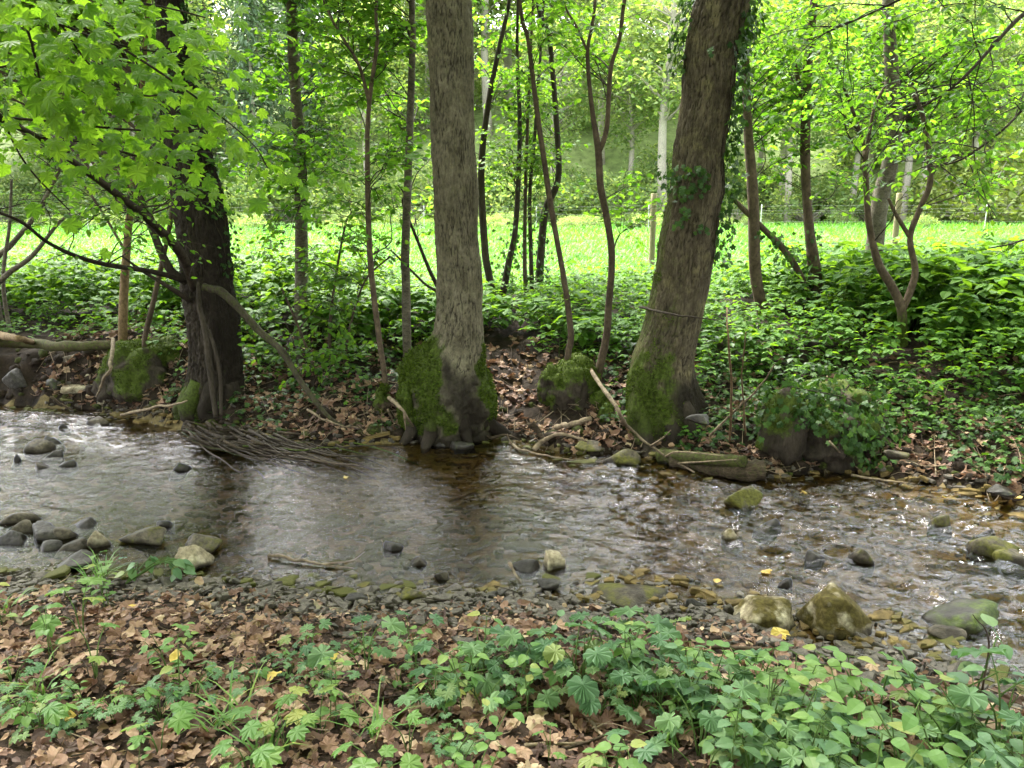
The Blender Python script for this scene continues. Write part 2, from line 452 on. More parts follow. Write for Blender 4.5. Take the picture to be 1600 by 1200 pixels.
def T(x, y):
    x = np.asarray(x, float); y = np.asarray(y, float)
    n1 = fbm(x * 1.3, y * 1.3, oct=3); n2 = fbm(x * 5 + 9, y * 5, oct=3)
    s = y - shore_far(x) + 0.06 * n2; t = shore_near(x) - y + 0.05 * n2
    pr = np.interp(s, [0, .12, .45, 1.3, 2.3, 3.5, 60], [0, .07, .20, .50, .74, .85, 1.35])
    pl = np.interp(s, [0, .10, .40, .70, 2.2, 3.5, 60], [0, .13, .46, .60, .78, .85, 1.35])
    k = smooth(-2.0, -3.2, x)
    zf = pr * (1 - k) + pl * k + 0.03 * n1 * smooth(0, .6, s) + 0.02 * n2 * smooth(0.1, .4, s) * smooth(9, 4, s)
    zn = np.interp(t, [0, .15, .7, 1.8, 60], [0, .03, .16, .30, .9]) + (0.02 * n1 + 0.014 * n2) * smooth(0, .4, t)
    dd = np.minimum(-s, -t)
    zb = -0.02 - 0.075 * smooth(0, 1.1, dd) + 0.025 * n1 * smooth(0, .3, dd)
    hs = y - 44 - 5 * noise(x * 0.03, y * 0 + 4.5) - 0.05 * np.abs(x)
    hill = np.where(hs > 0, 0.42 * hs * smooth(-2, 16, hs) + 1.2 * noise(x * .07, y * .07) * smooth(0, 10, hs), 0)
    hill = 34 * np.tanh(hill / 34)
    z = np.where(s > 0, zf, np.where(t > 0, zn, zb))
    return z + np.where(s > 0, hill, 0)

def axis(lo, hi, a, b, fine, grow):
    mid = np.arange(a, b + 1e-6, fine)
    up, q, st = [], b, fine
    while q < hi: st *= grow; q += st; up.append(q)
    dn, q, st = [], a, fine
    while q > lo: st *= grow; q -= st; dn.append(q)
    return np.concatenate([dn[::-1], mid, up])
gx = axis(-170, 170, -6.5, 6.5, 0.045, 1.11)
gy = axis(-30, 190, 0.6, 10.0, 0.045, 1.06)
GX, GY = np.meshgrid(gx, gy)
GZ = T(GX, GY)
nx, ny = len(gx), len(gy)
ii = (np.arange(ny - 1)[:, None] * nx + np.arange(nx - 1)[None])
quads = np.stack([ii, ii + 1, ii + nx + 1, ii + nx], -1).reshape(-1, 4)
cx = (GX[:-1, :-1] + GX[1:, 1:]).ravel() / 2; cyy = (GY[:-1, :-1] + GY[1:, 1:]).ravel() / 2
cs = cyy - shore_far(cx); ct = shore_near(cx) - cyy
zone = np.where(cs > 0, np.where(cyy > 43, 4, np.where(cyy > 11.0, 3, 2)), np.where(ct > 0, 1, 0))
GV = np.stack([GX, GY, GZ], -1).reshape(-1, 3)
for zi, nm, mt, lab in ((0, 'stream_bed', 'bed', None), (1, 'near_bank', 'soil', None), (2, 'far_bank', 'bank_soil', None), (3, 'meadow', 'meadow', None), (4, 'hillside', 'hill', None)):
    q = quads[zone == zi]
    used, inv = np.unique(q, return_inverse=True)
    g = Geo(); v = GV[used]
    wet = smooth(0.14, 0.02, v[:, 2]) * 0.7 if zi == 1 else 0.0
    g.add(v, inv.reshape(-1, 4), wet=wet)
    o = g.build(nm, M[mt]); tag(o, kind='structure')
    if nm == 'stream_bed': BED = o
    if nm == 'near_bank': NEAR = o
    if nm == 'far_bank': FARB = o
tag(BED, 'brown stony bed of the shallow stream'); tag(NEAR, 'near bank of dark soil under fallen leaves')
tag(FARB, 'far bank of dark soil below the trees')

# water: one rippled sheet in the channel
wx = np.arange(-7.5, 7.0, 0.018); wy = np.arange(1.6, 9.0, 0.018)
X, Y = np.meshgrid(wx, wy)
fl = np.array([0.955, -0.295]); cr_ = np.array([0.295, 0.955])
U = X * fl[0] + Y * fl[1]; V = X * cr_[0] + Y * cr_[1]
wob = 0.10 * noise(U * 1.3, V * 1.3)
r1 = noise(U * 7 + 1.5 * wob * 10, V * 15, 0 * U + 1.3); r2 = noise(U * 4.5 + V * 3, V * 9 - U * 1.0 + 20 * wob, 0 * U + 7.7)
r3 = noise(U * 16, V * 30 + 5 * wob, 0 * U + 3.1)
h = 0.0062 * r1 + 0.0070 * (1 - np.abs(r2) * 2) + (0.0024 + .0016 * smooth(-.2, .8, X)) * r3
pix = PIX(np.stack([X, Y, 0 * X], -1)); pxx, pyy = pix[:, 0].reshape(X.shape), pix[:, 1].reshape(X.shape)
wnX = noise(X * 0.9 + 3, Y * 0.9) * 0.5 + 0.5
amp = 0.34 + 0.80 * smooth(0.3, 2.2, X + 0.5 * (Y - 4.5)) + 0.55 * smooth(-2.0, -3.6, X) * smooth(5.6, 6.6, Y)
amp = 1.8 * amp * (1 + .9 * smooth(-.2, 1.2, X + .5 * (Y - 4.5))) * (0.55 + 0.9 * wnX)
edge = np.minimum(shore_far(X) - Y, Y - shore_near(X))
amp = amp * (0.25 + 0.75 * smooth(0.0, 0.5, edge)) * (1 - .72 * smooth(-2.9, -2.1, X) * smooth(.25, -.45, X + .25 * (Y - 4.5)))
h = h * amp
ok = T(X, Y) < 0.03
gq = Geo()
ny_, nx_ = X.shape
ii = (np.arange(ny_ - 1)[:, None] * nx_ + np.arange(nx_ - 1)[None])
okq = ok[:-1, :-1] | ok[1:, 1:] | ok[1:, :-1] | ok[:-1, 1:]
ii = ii[okq]
q = np.stack([ii, ii + 1, ii + nx_ + 1, ii + nx_], -1)
used, inv = np.unique(q, return_inverse=True)
gq.add(np.stack([X, Y, h], -1).reshape(-1, 3)[used], inv.reshape(-1, 4))
WATER = gq.build('stream_water', M['water']); tag(WATER, 'clear rippled water of the shallow stream', kind='structure')
# ------------------------------------------------------------------ leaf templates (base at the origin, tip along +Y, face up +Z, length 1)
def blade(st, fold=0.25, droop=0.18):
    """st: (half width, y) stations from base to tip"""
    v, idx = [], []
    for w, y in st:
        z = -droop * y * y
        if w < 1e-6: idx.append((len(v),) * 3); v.append((0, y, z))
        else:
            idx.append((len(v), len(v) + 1, len(v) + 2)); v += [(0, y, z), (-w, y, z + fold * w), (w, y, z + fold * w)]
    q, t = [], []
    for a, b in zip(idx[:-1], idx[1:]):
        for s in (1, 2):
            p = [a[0], a[s], b[s], b[0]] if s == 2 else [a[0], b[0], b[s], a[s]]
            u = list(dict.fromkeys(p))
            (q if len(u) == 4 else t).append(u) if len(u) >= 3 else None
    return Tm(v, [np.array(f) for f in (q, t) if f])
def lobed(rad_pts, c=(0, 0.36), droop=0.25, ridge=0.05, mid=True):
    """rad_pts: (angle from +Y in degrees, radius), one side, 0 to 180"""
    ang = [a for a, r in rad_pts] + [-a for a, r in rad_pts[::-1] if 0 < a < 180]
    rr = [r for a, r in rad_pts] + [r for a, r in rad_pts[::-1] if 0 < a < 180]
    n = len(ang); v = [(c[0], c[1], 0)]
    inner = []
    for k, (a, r) in enumerate(zip(ang, rr)):
        x, y = c[0] + r * math.sin(rad(a)), c[1] + r * math.cos(rad(a))
        loc_tip = r >= max(rr[k - 1], rr[(k + 1) % n])
        z = -droop * r * r + (ridge * (-1 if loc_tip else 1)) * (r * 1.2)
        v.append((x, y, z))
    f = [(0, 1 + (k + 1) % n, 1 + k) for k in range(n)]
    return Tm(v, np.array(f))
OVAL = blade([(0, 0), (.17, .12), (.27, .36), (.24, .62), (.10, .88), (0, 1)])
OVALW = blade([(0, 0), (.24, .12), (.36, .36), (.31, .62), (.12, .88), (0, 1)], 0.18, 0.22)
SMALL = blade([(0, 0), (.26, .35), (.20, .7), (0, 1)], 0.2, 0.15)
NARROW = blade([(0, 0), (.10, .15), (.15, .4), (.10, .75), (0, 1)], 0.3, 0.3)
TINY = Tm([(0, 0, 0), (.3, .5, .05), (0, 1, -.1), (-.3, .5, .05)], np.array([[0, 1, 2, 3]]))
MAPLE = lobed([(0, .62), (8, .52), (17, .50), (25, .40), (33, .43), (41, .53), (50, .60), (59, .52), (70, .47), (82, .37), (93, .42), (106, .50), (118, .43), (140, .36), (164, .36), (180, .26)], (0, .34))
IVY = lobed([(0, .62), (22, .34), (52, .50), (80, .30), (115, .42), (150, .36), (180, .2)], (0, .36), 0.15, 0.03)
PALM = lobed([(0, .56), (9, .60), (17, .50), (26, .60), (38, .58), (46, .50), (56, .60), (70, .57), (79, .48), (90, .55), (106, .52), (116, .43), (130, .46), (150, .43), (168, .38), (180, .10)], (0, .42), 0.12, 0.10)
RAGGED = lobed([(0, .60), (8, .55), (14, .52), (22, .36), (32, .48), (44, .57), (54, .56), (62, .46), (76, .34), (90, .46), (104, .50), (116, .46), (132, .40), (160, .30), (180, .1)], (0, .40), 0.2, 0.06)
TUFT = Tm([(-.18, 0, 0), (.18, 0, 0), (.1, .25, 1), (0, -.16, 0), (.05, .2, 0), (-.3, .1, .9), (.1, -.15, 0), (-.05, .18, 0), (.35, -.2, .8)], np.array([[0, 1, 2], [3, 4, 5], [6, 7, 8]]))
GRASS = Tm([(-.035, 0, 0), (.035, 0, 0), (.03, .06, .45), (-.03, .06, .45), (.018, .22, .8), (-.018, .22, .8), (0, .42, 1)], [np.array([[0, 1, 2, 3], [3, 2, 4, 5]]), np.array([[5, 4, 6]])])

def geo_build(g, name, mats, parent, org, smooth=True):
    for k in range(len(g.v)): g.v[k] = g.v[k] - np.asarray(org)
    return g.build(name, mats, parent, smooth)

def twigline(S, E, rng, bow=0.08, n=8, wig=0.03):
    t = np.linspace(0, 1, n)[:, None]; L = np.linalg.norm(E - S)
    P = S + (E - S) * t + np.array([0, 0, 1.0]) * bow * L * 4 * t * (1 - t)
    w = rng.normal(0, wig * L, (4, 3)); w[0] = 0; w[-1] = 0
    return P + spline(w, n)

class Foliage:
    """collects twigs and leaves of one tree"""
    def __init__(self, seed):
        self.rng = RNG(seed); self.tw = Geo(); self.P, self.D, self.N, self.S = [], [], [], []
    def leaves_on(self, Q, n, size, t0=0.15, flat=0.55, droop=0.25):
        rng = self.rng
        t = np.sort(rng.uniform(t0, 1, n)); t[-1] = 1
        k = t * (len(Q) - 1); i = np.minimum(k.astype(int), len(Q) - 2); f = (k - i)[:, None]
        P = Q[i] * (1 - f) + Q[i + 1] * f
        d = unit(Q[i + 1] - Q[i])
        side = unit(np.cross(d, np.array([0, 0, 1.0])) + 1e-6) * np.where(np.arange(n) % 2, 1, -1)[:, None]
        D = unit(side * 0.85 + d * 0.55 + rng.normal(0, .22, (n, 3)) + np.array([0, 0, -droop]))
        N = unit(np.array([0, 0, 1.0]) + rng.normal(0, flat, (n, 3)))
        self.P.append(P + D * size * 0.18); self.D.append(D); self.N.append(N); self.S.append(size * rng.uniform(0.6, 1.2, n))
    def branch(self, S, E, nsub=5, nleaf=8, size=0.07, r0=None, bow=0.08, sublen=(0.2, 0.5), flat=0.55, droop=0.25, wig=0.04, seg=5, pend=0.0, tstart=.3):
        rng = self.rng; L = np.linalg.norm(E - S)
        Q = twigline(S, E, rng, bow, 10, wig)
        r0 = r0 or 0.003 + 0.0045 * L
        self.tw.add(*tube(Q, np.linspace(r0, 0.002, 10), seg, False))
        for k in range(nsub):
            t = rng.uniform(tstart, 1); q = t * 9; i = min(int(q), 8)
            P0 = Q[i] + (Q[i + 1] - Q[i]) * (q - i); d = unit(Q[i + 1] - Q[i])
            sd = unit(np.cross(d, [0, 0, 1.0]) + 1e-6) * rng.choice([-1, 1])
            l = rng.uniform(*sublen)
            E2 = P0 + l * unit(d * rng.uniform(.3, 1) + sd * rng.uniform(.3, 1) + np.array([0, 0, rng.normal(0.05 - pend, .25)]))
            Q2 = twigline(P0, E2, rng, 0.06, 5, 0.05)
            self.tw.add(*tube(Q2, np.linspace(min(r0 * .5, .004), 0.0012, 5), 3, False))
            self.leaves_on(Q2, nleaf, size, flat=flat, droop=droop)
        if nleaf: self.leaves_on(Q, max(2, nleaf), size, 0.5, flat, droop)
    def cloud(self, path, c, r, nb, reach=0.4, **kw):
        """branches from the stem PATH into the ellipsoid c, r"""
        rng = self.rng
        for _ in range(nb):
            u = unit(rng.normal(size=3)) * rng.uniform(0.15, 1) ** 0.5
            E = np.asarray(c) + u * np.asarray(r)
            hd = np.linalg.norm(path[:, :2] - E[:2], axis=1)
            want = E[2] - reach * hd + rng.normal(0, .15)
            S = path[np.argmin(np.abs(path[:, 2] - want) + 0.3 * hd)]
            L = np.linalg.norm(E - S)
            if L > 1.6: S = E + (S - E) * 1.0
            self.branch(S, E, **kw)
    def arrays(self):
        return [np.concatenate(q) for q in (self.P, self.D, self.N)] + [np.concatenate(self.S)]
    def finish(self, root, org, tm=SMALL, leaf='leaf_tree', twig='twig', crown='crown'):
        if self.P:
            P, D, N, S = self.arrays()
            g = Geo(); scat(g, tm, P, frames(D, N), S, rnd=self.rng.uniform(0, 1, len(P)))
            geo_build(g, crown, M[leaf], root, org)
        if self.tw.n:
            tag(geo_build(self.tw, 'twigs', M[twig], root, org), kind='stuff')

def stem_px(pts, depth=None, up=3.0, drift=0.0, sink=0.12, n=40, ground=True):
    """pts: (px, py, width px) from the ground up; returns centre line and radii; continues UP metres above the last point"""
    if depth is None: depth = G(pts[0][0], pts[0][1])[1]
    C, R = [], []
    for k, (px, py, w) in enumerate(pts):
        d = depth + drift * k / max(1, len(pts) - 1)
        C.append(W(px, py, d)); R.append(0.5 * w * mpp(px, py, d))
    C, R = np.array(C), np.array(R)
    base = C[0].copy(); base[2] = T(base[0:1], base[1:2])[0]
    if ground: C = np.vstack([[base[0], base[1], min(base[2], C[0, 2]) - sink], C]); R = np.concatenate([[R[0] * 1.15], R])
    if up > 0:
        dr = unit(C[-1] - C[-3]) if len(C) > 3 else unit(C[-1] - C[-2])
        dr = unit(dr + np.array([0, 0, .5]))
        C = np.vstack([C, C[-1] + dr * up * .5 + np.array([.04, 0, 0]), C[-1] + dr * up]); R = np.concatenate([R, [R[-1] * .75, R[-1] * .3]])
    CR = spline(np.hstack([C, R[:, None]]), n)
    return CR[:, :3], np.maximum(CR[:, 3], 0.0015), base

def wood(g, C, R, seg=10, rough=0.06, freq=30, moss=0.0, wet=0.0):
    v, f = tube(C, R, seg)
    n = fbm(v[:, 0] * freq, v[:, 1] * freq, v[:, 2] * freq * .5, oct=2)
    cc = np.vstack([np.repeat(C, seg, 0), C[0], C[-1]])
    v = cc + (v - cc) * (1 + rough * n)[:, None]
    g.add(v, f, moss=moss, wet=wet)

# ------------------------------------------------------------------ the three big trunks
def big_trunk(prof, depth, bark, matname, seg=210, dz=0.0115, top=9.0, flute=0.0, seed=1, fq=46, mossf=None, wetf=None, lumps=0.0):
    C, R = [], []
    for px, py, w in prof:
        C.append(W(px, py, depth)); R.append(0.5 * w * mpp(px, py, depth))
    C, R = np.array(C)[::-1], np.array(R)[::-1]        # ground first
    if prof[0][1] > prof[-1][1]: C, R = C[::-1], R[::-1]
    base = C[0].copy()
    C = np.vstack([C[0] - [0, 0, .25], C]); R = np.concatenate([[R[0] * 1.03], R])
    dr = unit(C[-1] - C[-4]); dr = unit(dr + [0, 0, .8])
    nz = int((C[-1, 2] - C[0, 2]) / dz)
    CR = spline(np.hstack([C, R[:, None]]), nz)
    Cu = C[-1] + dr * np.linspace(0.12, top, 30)[:, None]
    Ru = R[-1] * np.linspace(1, 0.25, 30)
    CC = np.vstack([CR[:, :3], Cu]); RR = np.concatenate([CR[:, 3], Ru])
    v, fs = tube(CC, RR, seg)
    cc = np.vstack([np.repeat(CC, seg, 0), CC[0], CC[-1]]); rr = np.concatenate([np.repeat(RR, seg), RR[:1], RR[-1:]])
    o = (v - cc) / np.maximum(rr, 1e-4)[:, None]
    hz = v[:, 2] - base[2]
    k = 1.0 / 0.05
    sx, sy = o[:, 0] * RR[5] * 0.8, o[:, 1] * RR[5] * 0.8
    wv = .012 * fbm(sx * 9, sy * 9, hz * 9 + seed, oct=2)
    q = noise((sx + wv) * fq, (sy + wv) * fq, hz * fq * .24 + seed) + .55 * noise((sx + wv) * fq * 1.9, (sy - wv) * fq * 1.9, hz * fq * .26 + seed)
    fiss = np.abs(q) + .10 * np.abs(noise(sx * 30, sy * 30, hz * 30))
    crack = smooth(.27, .03, fiss) * smooth(-.75, .0, noise(sx * 6, sy * 6, hz * 4 + 9))
    d = bark * (np.minimum(fiss * 2.6, 1) - 0.6) + bark * .45 * fbm(sx * 70, sy * 70, hz * 45, oct=3)
    d += bark * 1.2 * fbm(o[:, 0] * 2, o[:, 1] * 2, hz * 3 + seed, oct=3)
    th = np.arctan2(o[:, 1], o[:, 0])
    low = smooth(0.75, 0.0, hz)
    if flute: d += rr * flute * low * (np.sin(5 * th + seed) * .5 + np.sin(8 * th + 2 * seed) * .35)
    if lumps: d += lumps * smooth(0.8, 0.3, hz) * np.abs(fbm(v[:, 0] * 9, v[:, 1] * 9, v[:, 2] * 7 + seed, oct=3))
    v2 = v + unit(o) * d[:, None]
    moss = mossf(o, v) if mossf else 0.0
    wet = np.maximum(wetf(o, v) if wetf else 0.0, 0.9 * crack * (1 - .6 * np.clip(moss, 0, 1)))
    g = Geo(); g.add(v2, fs, moss=moss, wet=wet)
    return g, CC, RR, base, (v2, unit(o), np.broadcast_to(moss, (len(v2),)))

def tufts(vs, n, rng, size=(0.010, 0.026), thr=0.62):
    v, o, mo = vs
    mm = mo + 0.35 * fbm(v[:, 0] * 8, v[:, 1] * 8, v[:, 2] * 8, oct=2)
    idx = np.nonzero(mm > thr)[0]
    g = Geo()
    if len(idx) == 0: return None
    i = rng.choice(idx, n)
    P = v[i] + rng.normal(0, .006, (n, 3))
    Z = unit(o[i] + rng.normal(0, .35, (n, 3)) + [0, 0, .25])
    R = frames(unit(rng.normal(size=(n, 3))), Z)
    scat(g, TUFT, P, R, rng.uniform(*size, n), rnd=rng.uniform(0, 1, n))
    return g

TREES = {}
def zpx(py, d, px=800): return W(px, py, d)[2]

# centre trunk
dC = 6.62
zw = zpx(560, dC)
def mossC(o, v):
    nn = fbm(v[:, 0] * 6, v[:, 1] * 6, v[:, 2] * 5, oct=3)
    side = smooth(-0.30, 0.75, -o[:, 0] + .5 * nn) + 0.8 * smooth(0.6, 0.95, o[:, 0] + .25 * nn)
    return np.clip(side * smooth(zpx(505, dC), zpx(560, dC), v[:, 2] + 0.16 * nn) * 1.05 * (1 + .35 * nn) * smooth(0.02, 0.12, v[:, 2]), 0, 1)
def wetC(o, v):
    nn = fbm(v[:, 0] * 5, v[:, 1] * 5, v[:, 2] * 3, oct=4)
    return np.clip(smooth(zw + .12, zw - .12, v[:, 2] + 0.17 * nn) * (1 - mossC(o, v)) * 0.93, 0, 1)
prof = [(701, 0, 68), (704, 100, 69), (707, 200, 69), (712, 300, 66), (717, 400, 66), (718, 480, 72), (716, 530, 82), (706, 570, 112), (701, 605, 134), (701, 640, 139), (702, 672, 126)]
g, CC, RR, base, vs = big_trunk(prof, dC, 0.010, 'bark_centre', seed=3, mossf=mossC, wetf=wetC, flute=0.13, lumps=0.03)
r = thing('tree', 'straight grey-brown trunk with bright green moss on the left of its flared dark base', 'tree', base)
geo_build(g, 'trunk', M['bark_centre'], r, base)
tg = tufts(vs, 9000, RNG(11)); tag(geo_build(tg, 'moss', M['moss'], r, base), kind='stuff')
TREES['centre'] = (r, CC, RR, base)

# right, leaning trunk
dR = 6.35
zr = zpx(600, dR)
def mossR(o, v):
    nn = fbm(v[:, 0] * 5, v[:, 1] * 5, v[:, 2] * 4, oct=4)
    a = .85 * (1 + .3 * nn) * smooth(zpx(540, dR), zpx(610, dR), v[:, 2] + 0.25 * nn) * smooth(0.65, -0.4, o[:, 0] + .5 * nn)
    b = 0.34 * smooth(zpx(330, dR), zpx(480, dR), v[:, 2] + 0.2 * nn) * smooth(0.6, -0.3, o[:, 0] + .3 * nn)
    c = 0.42 * smooth(-0.72, -0.9, o[:, 0]) * smooth(zpx(60, dR), zpx(330, dR), v[:, 2])
    return np.clip(np.maximum(np.maximum(a, b), c), 0, 1)
def wetR(o, v):
    nn = fbm(v[:, 0] * 5, v[:, 1] * 5, v[:, 2] * 3, oct=4)
    a = smooth(zr + .08, zr - .08, v[:, 2] + 0.12 * nn) * smooth(-0.1, 0.25, o[:, 0])
    b = smooth(0.34, 0.06, v[:, 2] + .12 * nn) * .85
    return np.clip(np.maximum(a, b) * .92, 0, 1)
prof = [(1128, 0, 81), (1112, 75, 78), (1105, 150, 77), (1093, 225, 75), (1087, 300, 80), (1074, 375, 84), (1062, 450, 86), (1047, 520, 88), (1036, 570, 98), (1036, 620, 112), (1043, 660, 126), (1046, 694, 124)]
g, CC, RR, base, vs = big_trunk(prof, dR, 0.010, 'bark_moss', seed=8, mossf=mossR, wetf=wetR, flute=0.12)
r = thing('tree', 'thick trunk leaning right with olive moss low down and ivy up its right edge', 'tree', base)
geo_build(g, 'trunk', M['bark_moss'], r, base)
tg = tufts(vs, 7500, RNG(12), (0.009, 0.022)); tag(geo_build(tg, 'moss', M['moss'], r, base), kind='stuff')
TREES['right'] = (r, CC, RR, base)
vsR = vs

# left dark trunk
dL = 7.05
def mossL(o, v):
    nn = fbm(v[:, 0] * 5, v[:, 1] * 5, v[:, 2] * 4, oct=4)
    return np.clip(0.75 * smooth(zpx(560, dL), zpx(640, dL), v[:, 2] + .2 * nn) * smooth(0.5, -0.4, o[:, 0]) + 0.25 * smooth(0, .5, nn), 0, 1)
def darkL(o, v):
    return np.clip(0.35 + .5 * smooth(0.1, 0.7, o[:, 0]) + .3 * smooth(.3, .05, v[:, 2]), 0, .9)  # darker all over, more on the right side and towards the foot
prof = [(264, 0, 36), (273, 75, 44), (284, 190, 60), (303, 280, 70), (319, 375, 74), (324, 450, 74), (331, 500, 78), (335, 560, 78), (335, 610, 84), (330, 657, 96)]
g, CC, RR, base, vs = big_trunk(prof, dL, 0.016, 'bark_dark', seed=14, mossf=mossL, wetf=darkL, flute=0.2)
r = thing('tree', 'dark ridged trunk with tangled roots at the water behind the maple leaves', 'tree', base)
geo_build(g, 'trunk', M['bark_dark'], r, base)
tg = tufts(vs, 2500, RNG(13), (0.009, 0.02)); tag(geo_build(tg, 'moss', M['moss'], r, base), kind='stuff')
TREES['left'] = (r, CC, RR, base)
vsL = vs
# climbing stems grown on the left trunk, limbs, the mossy limb that props it
def limb(root, base, pts, matname, seg=8, moss=0.0, name='branch', rough=0.08, n=26, wet=0.0):
    """pts: (px, py, depth, width px)"""
    C = np.array([W(a, b, d) for a, b, d, w in pts]); R = np.array([.5 * w * mpp(a, b, d) for a, b, d, w in pts])
    CR = spline(np.hstack([C, R[:, None]]), n)
    g = Geo(); wood(g, CR[:, :3], np.maximum(CR[:, 3], .0012), seg, rough, 25, moss, wet)
    geo_build(g, name, M[matname], root, base)
    return CR[:, :3]
rL, baseL = TREES['left'][0], TREES['left'][3]
limb(rL, baseL, [(338, 652, 6.62, 9), (331, 600, 6.68, 10), (326, 560, 6.70, 11), (322, 520, 6.72, 11), (312, 480, 6.75, 9), (310, 440, 6.78, 7)], 'bark_dark', name='root')
limb(rL, baseL, [(346, 648, 6.60, 6), (344, 590, 6.66, 6), (337, 550, 6.68, 6), (326, 515, 6.72, 6)], 'bark_dark', name='root')
MAIN = limb(rL, baseL, [(305, 455, 6.9, 15), (285, 400, 6.6, 15), (240, 350, 6.0, 14), (185, 305, 5.3, 12), (130, 264, 4.7, 11), (60, 215, 4.1, 9), (-10, 182, 3.6, 8), (-90, 150, 3.2, 5)], 'twig', 10)
limb(rL, baseL, [(290, 440, 6.9, 14), (265, 420, 6.8, 13), (240, 365, 6.75, 12), (222, 315, 6.7, 10), (214, 295, 6.7, 7)], 'bark_dark', 10)
LOWB = limb(rL, baseL, [(292, 440, 6.9, 9), (240, 425, 6.6, 8), (150, 410, 6.0, 7), (80, 382, 5.5, 6), (30, 345, 5.2, 5), (-40, 320, 4.9, 4)], 'twig', 8)
limb(rL, baseL, [(318, 448, 6.7, 13), (345, 456, 6.68, 13), (372, 480, 6.66, 12), (402, 514, 6.66, 11), (440, 548, 6.6, 11), (466, 590, 6.5, 9), (495, 630, 6.42, 8), (518, 655, 6.38, 6), (540, 668, 6.35, 3)], 'bark_dark', 10, moss=0.34, rough=.2, n=60)
limb(rL, baseL, [(296, 470, 6.85, 9), (270, 452, 6.7, 8), (225, 425, 6.6, 5), (190, 400, 6.5, 3)], 'twig', 8)

# ------------------------------------------------------------------ thinner trees and saplings
def young_tree(key, name, label, stems, bark, cat='tree', clouds=(), leaf='leaf_tree', tm=SMALL, seed=1, seg=10, group=None, up=3.0, extra=None, mossy=0.0):
    """stems: list of (pts, depth or None); the first is the trunk, the others are branches or further stems"""
    C0, R0, base = stem_px(stems[0][0], stems[0][1], up)
    r = thing(name, label, cat, base, group=group)
    paths = []
    for k, (pts, dep) in enumerate(stems):
        if k == 0: C, R = C0, R0
        else: C, R, _ = stem_px(pts, dep if dep else base[1], 1.2 if pts[-1][1] < 20 else 0.0, ground=not (pts[0][1] < stems[0][0][0][1] - 15 and key != 'm'))
        g = Geo()
        hz = np.concatenate([np.repeat(C[:, 2], seg), C[[0, -1], 2]]) - base[2]
        wood(g, C, R, seg, 0.06, 28, moss=mossy * smooth(.5, .05, hz))
        geo_build(g, 'trunk' if k == 0 else 'branch', M[bark], r, base)
        paths.append(C)
    fo = Foliage(seed)
    allp = np.vstack(paths)
    for cl in clouds:
        px, py, rx, ry, dd, nb = cl[:6]; kw = cl[6] if len(cl) > 6 else {}
        d = base[1] + dd
        s = mpp(px, py, d)
        fo.cloud(allp, W(px, py, d), (rx * s, kw.pop('depth', 0.8), ry * s), nb, **kw)
    if extra: extra(fo, allp)
    fo.finish(r, base, tm, leaf)
    TREES[key] = (r, allp, None, base)
    return r, allp, base

B = dict(nsub=6, nleaf=9, size=0.085)
B2 = dict(nsub=6, nleaf=8, size=0.068)
young_tree('a', 'tree', 'slim grey trunk standing on the bank between the dark trunk and the reddish sapling', [([(470, 545, 20), (471, 400, 20), (469, 250, 19), (460, 120, 17), (455, 0, 16)], 8.1)], 'bark_grey', seed=21,
           clouds=[(470, -70, 150, 90, .2, 20, dict(B)), (490, 90, 120, 100, .2, 22, dict(B)), (420, 240, 60, 100, -.2, 12, dict(B)), (520, 260, 70, 90, -.3, 12, dict(B2)), (470, 400, 90, 60, -.3, 7, dict(B2, reach=-.2))])
young_tree('b', 'sapling', 'straight pale grey sapling rising beside the moss mound', [([(636, 552, 14), (634, 430, 14), (633, 400, 14), (640, 210, 12), (645, 60, 10), (644, 0, 9)], 7.4)], 'bark_grey', seed=22,
           clouds=[(600, -60, 100, 100, .3, 18, dict(B)), (600, 110, 70, 100, .5, 16, dict(B)), (640, 250, 50, 60, .5, 5, dict(B2))])
young_tree('c', 'sapling', 'thin reddish-brown sapling left of the moss mound', [([(603, 605, 9), (590, 510, 9), (578, 400, 9), (574, 250, 8), (577, 160, 7), (590, 60, 6), (588, 0, 5)], 6.75),
            ([(577, 160, 6), (560, 100, 5), (530, 50, 4), (505, 0, 3)], 6.75)], 'bark_brown', cat='sapling', seed=23, clouds=[(540, -60, 90, 80, .2, 14, dict(B2)), (560, 80, 80, 80, .2, 16, dict(B2)), (560, 330, 70, 80, .3, 9, dict(B2)), (620, 300, 50, 60, .3, 6, dict(B2))])
young_tree('d', 'sapling', 'straight tan sapling above the mossy log', [([(192, 527, 14), (194, 450, 13), (202, 340, 11), (212, 240, 9), (225, 100, 7)], 8.0)], 'bark_tan', cat='sapling', seed=24,
           clouds=[(200, 60, 150, 110, .1, 22, dict(B)), (200, 240, 110, 80, .1, 12, dict(B2)), (300, 200, 80, 120, .8, 10, dict(B2))])
young_tree('e', 'sapling', 'thin slanting stem sprouting from the mossy mound beside the dark trunk', [([(226, 535, 8), (240, 470, 8), (262, 370, 7), (270, 320, 6), (285, 240, 4)], 7.45)], 'bark_brown', cat='sapling', seed=25, up=1.0,
           clouds=[(270, 560, 50, 30, -.3, 3, dict(B2, nsub=2, nleaf=4)), (240, 330, 60, 40, 0, 4, dict(B2))])
